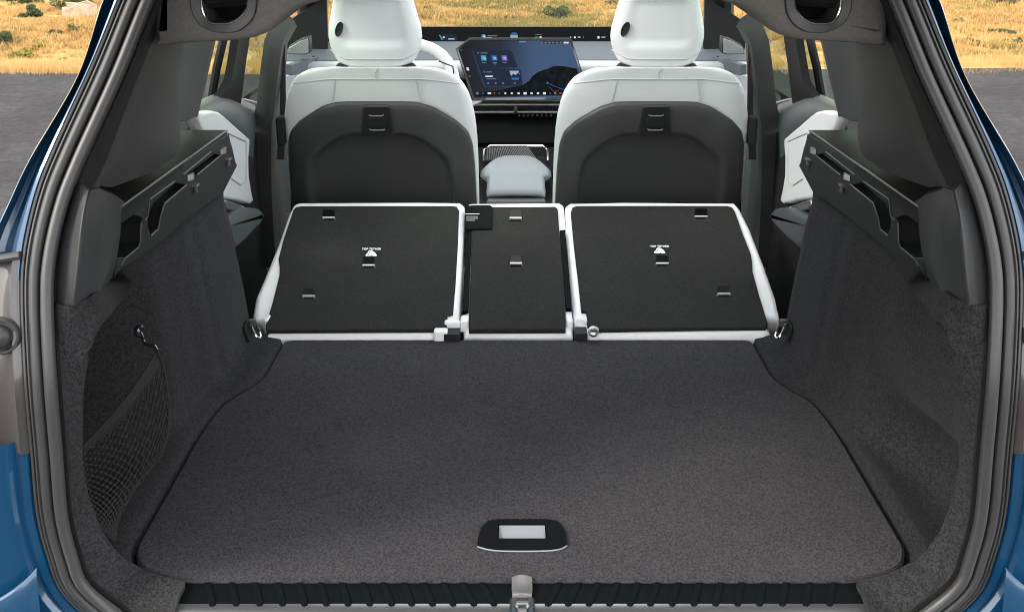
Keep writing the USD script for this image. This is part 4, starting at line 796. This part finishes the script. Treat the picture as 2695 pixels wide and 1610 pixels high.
part('armrest_lid', solid([arow(2.33, z0(410, 2.33) - .02, .045, .01), arow(2.325, z0(409, 2.325), .055, .01), arow(2.30, z0(412, 2.30), .074, .014), arow(2.28, z0(418, 2.28), .092, .022), arow(2.25, z0(428, 2.25), .108, .026), arow(2.215, z0(440, 2.215), .110, .030), arow(2.19, z0(450, 2.19), .098, .022), arow(2.17, z0(457, 2.17), .088, .010), arow(2.06, z0(495, 2.06), .087, .006), arow(2.045, z0(507, 2.045), .087, .006), arow(2.042, z0(515, 2.042), .086, .006), arow(2.05, z0(519, 2.05), .083, .005)], .03), 'armrest_skin', cc, smooth=True)
part('console_rear', box((ac[0] - .088, 2.0, .5), (ac[0] + .088, 2.05, z0(521, 2.04)), .01), 'plastic_grey', cc)

# ------------------------------------------------------------------ seats
def xs_(px): return oy(px, 300, 1.85)[0]
def zs_(py): return oy(1347, py, 1.85)[2]
def lean(z): return -.24 * (z - 1.0)                                   # y of the back surface, local
def ring_(z, w, t, n=48, e=3.2, y0=None):
    th = np.linspace(0, 2 * math.pi, n, endpoint=False); c, s = np.cos(th), np.sin(th)
    x = w * np.sign(c) * np.abs(c) ** (2 / e); y = t * np.sign(s) * np.abs(s) ** (2 / e)
    yy = (lean(z) if y0 is None else y0) + t
    return np.column_stack([x, yy + y, np.full(n, z)])
def closed(rows):
    m = loft(rows, True); n = len(rows[0]); v = np.vstack([m.vertices, np.mean(rows[0], 0)[None], np.mean(rows[-1], 0)[None]]); o = len(m.vertices)
    f = [tuple(x) for x in m.faces] + [(o, (j + 1) % n, j) for j in range(n)] + [(o + 1, o - n + j, o - n + (j + 1) % n) for j in range(n)]
    return tm(v, f)
def half_w(z):
    return float(np.interp(z, [.3, .75, .9, 1.0, 1.06, 1.10, 1.13, 1.155, 1.175, 1.19, 1.2, 1.206], [.26, .272, .272, .270, .264, .256, .247, .234, .218, .196, .168, .12]))
YB = 1.85
def back_y(x, z):
    w, t = half_w(z), thick(z); k = min(abs(x) / w, .999); return lean(z) + t - t * (1 - k ** 3.2) ** (1 / 3.2)
def thick(z): return float(np.interp(z, [.3, .8, 1.1, 1.17, 1.2, 1.206], [.075, .075, .062, .045, .024, .012]))
def mirror_loop(h): h = np.asarray(h, float); return np.vstack([h, (h * A(-1, 1))[::-1]])
def shell_ring(loop2, off):
    return np.array([A(x, back_y(x, z) + off(x, z) if callable(off) else back_y(x, z) + off, z) for x, z in loop2])
def build_seat(label, cx):
    st = xform('front_seat', label, 'car seat', 'front seats', loc=(cx, YB, .3)); O = A(0, 0, -.3)
    def body_ring(z):
        r = ring_(z, half_w(z), thick(z), 72); r[:, 1] += np.where(r[:, 1] < lean(z) + thick(z), .05 * ss((np.interp(z, [.3, 1.0, 1.02, 1.055, 1.10, 1.112], [.262, .256, .244, .213, .148, .0]) - .012 - np.abs(r[:, 0])) / .03) * ss((1.10 - z) / .035), 0); return r
    zz = np.concatenate([np.linspace(.36, 1.02, 16), np.linspace(1.03, 1.1, 8), np.linspace(1.12, 1.2, 12), [1.204, 1.206]])
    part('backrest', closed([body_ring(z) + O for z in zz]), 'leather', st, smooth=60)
    # dark hard shell with a knee recess
    def outline(k):
        o = [(-.105, zs_(262)), (.105, zs_(262)), (.150, zs_(276)), (.215, zs_(316)), (.246, zs_(348)), (.258, zs_(385)), (.2635, zs_(450)), (.266, zs_(540)), (.266, .62), (-.266, .62), (-.266, zs_(540)), (-.2635, zs_(450)), (-.258, zs_(385)), (-.246, zs_(348)), (-.215, zs_(316)), (-.150, zs_(276))]
        i = [(-.080, zs_(353)), (.080, zs_(353)), (.115, zs_(366)), (.160, zs_(398)), (.185, zs_(425)), (.194, zs_(455)), (.198, zs_(490)), (.20, zs_(540)), (.20, .64), (-.20, .64), (-.20, zs_(540)), (-.198, zs_(490)), (-.194, zs_(455)), (-.185, zs_(425)), (-.160, zs_(398)), (-.115, zs_(366))]
        return np.array(o if k == 0 else i)
    def dense(p, n=96): return cat_rom(p, n, True) if False else lin(np.vstack([p, p[:1]]), n + 1)[:-1]
    def smooth_(p, it=2):
        for _ in range(it): p = .25 * np.roll(p, 1, 0) + .5 * p + .25 * np.roll(p, -1, 0)
        return p
    po, pi_ = outline(0), outline(1); N = 8
    def sub(p): return smooth_(np.concatenate([np.linspace(p[j], p[(j + 1) % len(p)], N, endpoint=False) for j in range(len(p))]), 3)
    o, i = sub(po), sub(pi_); mid = i.mean(0) * A(0, 1)
    def R_(k, off): p = o + (i - o) * k; return np.array([A(x, min(back_y(x, z), lean(z) + .034) + off, z) for x, z in p]) + O
    rows = [R_(0, .012), R_(0, -.001), R_(.03, -.008), R_(.10, -.013), R_(.3, -.017), R_(.7, -.018), R_(.88, -.016), R_(.97, -.010), R_(1.03, .006)]
    def I_(k, off): p = i + (mid - i) * k; return np.array([A(x, lean(z) + off, z) for x, z in p]) + O
    rows += [I_(.08, .014), I_(.3, .018), I_(.7, .020), I_(.97, .020)]
    part('seat_shell', closed(rows), 'seat_shell', st, smooth=45)
    hp_ = [(-.036, zs_(275)), (-.032, zs_(271)), (.032, zs_(271)), (.036, zs_(275)), (.046, zs_(348)), (.042, zs_(353)), (-.042, zs_(353)), (-.046, zs_(348))]
    hk_ = part('coat_hook', slab([A(x, lean(z) - .022, z) + O for x, z in hp_], (0, -1, -.24), .03, .004, .006), 'hook_black', st)
    for z, wd in ((zs_(297), .02), (zs_(336), .021)): part('hook_line', tube([A(-wd, lean(z) - .0255, z + .003) + O, A(-wd + .004, lean(z) - .027, z) + O, A(wd - .004, lean(z) - .027, z) + O, A(wd, lean(z) - .0255, z + .003) + O], .0017, 6), 'dull_steel', hk_)
    part('hook_tab', slab([A(x, lean(z) - .0245, z) + O for x, z in ((-.024, zs_(303)), (.024, zs_(303)), (.026, zs_(330)), (-.026, zs_(330)))], (0, -1, -.24), .002, .001), 'plastic', hk_)
    def on_back(x, z, d=-.0006): return A(x, back_y(x, z) + d, z) + O
    za = zs_(202)
    part('seam', tube([on_back(x, za - .30 * max(0, abs(x) - .12) ** 1.3) for x in np.linspace(-.225, .225, 40)], .0013, 6), 'seam', st)
    for sg in (-1, 1): part('seam', tube([on_back(sg * (.108 + .022 * t * 0 + .012 * t), za - .001 - (za - zs_(263)) * t) for t in np.linspace(0, 1, 12)], .0013, 6), 'seam', st)
    part('seam', tube([on_back(.004, za + .0, -.0006), on_back(.0, 1.19), on_back(.008, 1.203)], .0013, 6), 'seam', st)
    # headrest
    hz0 = zs_(171); prof = [(0, .075, .030), (.004, .092, .042), (.014, .106, .052), (.030, .114, .058), (.05, .1215, .060), (.075, .1255, .060), (.10, .1235, .058), (.13, .116, .054), (.16, .1085, .050), (.19, .102, .047), (.21, .098, .044), (.228, .09, .036), (.236, .074, .024), (.239, .05, .012)]
    pz, pw, pt = zip(*prof); zc = np.linspace(0, .239, 40)
    hy = lambda z: -.045 - .10 * z
    def hring(z):
        w, t = np.interp(z, pz, pw), np.interp(z, pz, pt); r = ring_(z, w, t, 56, 2.7, hy(z))
        k = np.clip(1 - np.abs(r[:, 0]) / (w * .74), 0, 1); m_ = (r[:, 1] < hy(z) + t)
        r[:, 1] += np.where(m_, .007 * ss((z - .045) / .03) * ss((.185 - z) / .02) * np.minimum(k * 4, 1), 0); return r + A(0, 0, hz0) + O
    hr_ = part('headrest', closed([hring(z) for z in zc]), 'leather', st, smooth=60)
    def hb(x, z, d=-.0008):
        w, t = np.interp(z, pz, pw), np.interp(z, pz, pt); k = min(abs(x) / w, .999); return A(x, hy(z) + t - t * (1 - k ** 2.7) ** (1 / 2.7) + d, hz0 + z) + O
    wl = lambda z: np.interp(z, pz, pw)
    part('headrest_seam', tube([hb(x, .022 + .60 * max(0, abs(x) - .078) ** 1.12) for x in np.linspace(-.1215, .1215, 44)], .0013, 6), 'seam', hr_)
    part('headrest_seam', tube([hb(x, .196 - .05 * max(0, abs(x) - .06)) for x in np.linspace(-.098, .098, 30)], .0013, 6), 'seam', hr_)
    part('headrest_seam', tube([hb(.004, .196), hb(.004, .215), hb(.004, .23)], .0013, 6), 'seam', hr_)
    bz = zs_(72) - hz0
    def oval(rx, rz, d): return [hb(-.0905 + rx * math.cos(a) + .28 * rz * math.sin(a), bz + rz * math.sin(a), d) for a in np.linspace(0, 2 * math.pi, 28, endpoint=False)]
    part('headrest_button', closed([oval(.0105, .0195, .004), oval(.0105, .0195, -.0015), oval(.009, .018, -.0032), oval(.0075, .016, -.0018), oval(.005, .012, -.0012)]), 'soft_black', hr_, smooth=40)
    for sg in (-1, 1):
        part('headrest_post', tube([A(sg * .075, .0, 1.19) + O, A(sg * .075, .005, hz0 + .03) + O], .007, 10), 'chrome', st)
        part('post_collar', disc(A(sg * .082, -.012, 1.2) + O, A(0, -.1, 1), [(.026, -.004), (.027, .004), (.022, .010), (.012, .013), (.009, .013)]), 'soft_black', st, smooth=40)
    part('cushion', [box(A(-.25, .02, .45) + O, A(.25, .55, .60) + O, .05)], 'leather', st)
    part('seat_base', [box(A(-.22, .0, .33) + O, A(.22, .5, .44) + O, .02)], 'soft_black', st)
    return st
cl, cr = xs_(995), xs_(1722)
build_seat('left front seat with pale headrest, in front of which the steering wheel shows', cl)
build_seat('right front seat with pale headrest, right of the touchscreen', cr)
both('belt_buckle', box(A(cl - .285, 1.86, .98), A(cl - .262, 1.9, 1.06), .006), 'soft_black', car)

# folded rear seat backs
SP = A(0, 1.02, .753); SNM = A(0, -.125, 1.); SNM /= np.linalg.norm(SNM)
def os_(px, py, d=0.): return op(px, py, SP + SNM * d, SNM)
def sbs(label): return xform('folded_seatback', label, 'seat back', 'folded rear seat backs', loc=SP)
def on(m_): m_ = m_.copy(); m_.vertices = m_.vertices - SP; return m_
def sslab(px, d, t, b, r=0.): return on(slab([os_(*q_, d) for q_ in px], SNM, t, b, r))
def anchor(st, px, py, w=30):
    pk = part('anchor_pocket', sslab([(px - w * .52, py - 22), (px + w * .52, py - 22), (px + w * .62, py - 2), (px + w * .5, py + 6), (px - w * .5, py + 6), (px - w * .62, py - 2)], .0085, .008, .003), 'display_black', st)
    a = os_(px - w * .5, py, .013) - SP; b = os_(px + w * .5, py, .013) - SP; dn = A(0, .004, -.01)
    part('anchor_bar', tube([a + dn, a, b, b + dn], .0028, 8), 'bar_steel', pk)
def tether(st, px, py):
    part('label_patch', sslab([(px - 27, py - 4), (px + 27, py - 4), (px + 27, py + 22), (px - 27, py + 22)], .0086, .002, .0005), 'fabric_patch', st)
    tmesh = meshkit.text_mesh('TOP TETHER', .0078, .0006, bold=True); V = np.array(tmesh.vertices); wd = V[:, 0].max(); V[:, 0] -= wd / 2; V[:, 0] *= .0475 / wd
    c = os_(px, py + 4.5, .0090) - SP; up_ = np.cross(SNM, A(1, 0, 0))
    tmesh.vertices = c + V[:, :1] * A(1, 0, 0) + V[:, 1:2] * 1.25 * up_ + V[:, 2:] * SNM
    part('label_text', tmesh, 'white_print', st, smooth=False)
    sym = [(-15, 20), (-14, 16), (-10, 13), (-8, 8), (-5, 5.5), (0, 6), (3, 7.5), (7, 9.5), (11, 12.5), (13, 16), (15, 19.5), (11, 20.5), (4, 20), (2, 18.5), (-2, 20)]
    part('label_symbol', sslab([(px + x, py + y) for x, y in sym], .0092, .0006, 0), 'white_print', st, smooth=False)
    part('label_symbol', on(tube([os_(px - 8, py + 18, .0096), os_(px - 5.5, py + 12, .0096), os_(px - 3, py + 8, .0096)], .0007, 5)), 'fabric_patch', st)
L_ = sbs('left folded rear seat back, widest white border, beside the cargo net side')
w_l = [(703, 882), (698, 872), (690, 846), (667, 842), (665, 820), (672, 780), (700, 716), (735, 630), (760, 560), (772, 536), (790, 531), (1100, 530), (1214, 531), (1223, 538), (1220, 600), (1216, 700), (1210, 800), (1205, 880)]
part('cushion', sslab(w_l, 0, .09, .014), 'leather_lit', L_)
c_l = [(700, 868), (699, 852), (718, 790), (735, 722), (736, 700), (733, 678), (745, 630), (772, 550), (778, 544), (790, 542), (1190, 541), (1203, 543), (1208, 552), (1205, 640), (1199, 740), (1192, 822), (1178, 826), (1176, 866)]
part('back_panel', sslab(c_l, .008, .02, .004), 'seat_carpet', L_)
for q_ in ((865, 573), (970, 698), (812, 779)): anchor(L_, *q_)
tether(L_, 977, 653)
part('hinge_cover', [on(box(os_(1190, 858, -.01) - A(.016, .03, .01), os_(1190, 858, .012) + A(.016, .035, .004), .005)), on(box(os_(1160, 880, -.01) - A(.014, .01, .01), os_(1160, 880, .008) + A(.014, .014, .004), .004))], 'leather_lit', L_)
part('hinge', [on(box(os_(1190, 884, -.02) - A(.016, .004, .02), os_(1190, 884, .006) + A(.016, .01, .001), .002))], 'soft_black', L_)
part('border_tab', on(slab([os_(*q_, .010) for q_ in ((694, 838), (706, 830), (710, 826), (712, 830), (705, 842), (696, 846))], SNM, .01, .002)), 'leather_lit', L_)
M_ = sbs('narrow middle folded rear seat back with black latch plate')
w_m = [(1222, 880), (1218, 820), (1226, 700), (1229, 560), (1228, 538), (1236, 534), (1360, 533), (1474, 532), (1484, 538), (1490, 600), (1497, 720), (1506, 820), (1508, 879)]
part('cushion', sslab(w_m, -.004, .09, .012), 'leather_lit', M_)
part('side_strip', [sslab([(1226, 608), (1241, 606), (1233, 816), (1217, 818)], .004, .01, .002), sslab([(1473, 606), (1488, 604), (1505, 810), (1489, 812)], .004, .01, .002)], 'sill_plastic', M_)
part('back_panel', sslab([(1234, 866), (1234, 816), (1239, 700), (1241, 552), (1247, 545), (1462, 543), (1468, 548), (1472, 604), (1482, 720), (1489, 816), (1489, 865)], .006, .02, .004), 'seat_carpet', M_)
for q_ in ((1357, 574), (1358, 693)): anchor(M_, *q_)
lp = part('latch_plate', sslab([(1224, 540), (1290, 539), (1296, 543), (1295, 600), (1224, 602)], .012, .016, .003), 'sill_plastic', M_)
part('latch_slot', sslab([(1226, 568), (1258, 568), (1258, 577), (1250, 577), (1250, 582), (1226, 582)], .0128, .002, .0005), 'plastic_grey', lp); part('latch_bar', on(tube([os_(1224, 565, .014), os_(1262, 565, .014)], .0026, 8)), 'chrome', lp)
for px_, da, db in ((1221, .007, .009), (1500, .009, .007)): part('corner_block', on(box(os_(px_, 850, -.01) - A(da, .035, .01), os_(px_, 850, .008) + A(db, .04, .004), .004)), 'leather_lit', M_)
R_s = sbs('right folded rear seat back with bolt at its inner corner')
w_r = [(1514, 879), (1508, 800), (1498, 690), (1490, 600), (1487, 540), (1496, 533), (1640, 530), (1935, 532), (1948, 546), (1975, 600), (2010, 690), (2042, 780), (2053, 830), (2050, 838), (2022, 838), (2016, 850), (2030, 873), (2008, 881)]
part('cushion', sslab(w_r, 0, .09, .014), 'leather_lit', R_s)
c_r = [(1566, 866), (1564, 858), (1546, 856), (1543, 818), (1530, 816), (1522, 740), (1510, 640), (1502, 556), (1506, 545), (1516, 541), (1915, 541), (1928, 545), (1934, 554), (1958, 620), (1977, 668), (1980, 690), (1981, 712), (2000, 780), (2021, 848), (2015, 861)]
part('back_panel', sslab(c_r, .008, .02, .004), 'seat_carpet', R_s)
for q_ in ((1845, 570), (1743, 693), (1905, 773)): anchor(R_s, *q_, 32)
tether(R_s, 1736, 646)
part('hinge_cover', [on(box(os_(1529, 850, -.01) - A(.015, .03, .01), os_(1529, 850, .012) + A(.015, .035, .004), .005))], 'leather_lit', R_s)
part('hinge', [on(box(os_(1529, 882, -.02) - A(.015, .004, .02), os_(1529, 882, .006) + A(.015, .01, .001), .002))], 'soft_black', R_s)
bo = os_(1562, 872, .008) - SP; part('bolt', disc(bo, A(0, -.6, .8), [(.011, -.006), (.012, .004), (.007, .007), (.006, .012), (.0005, .013)], 16), 'steel', R_s)
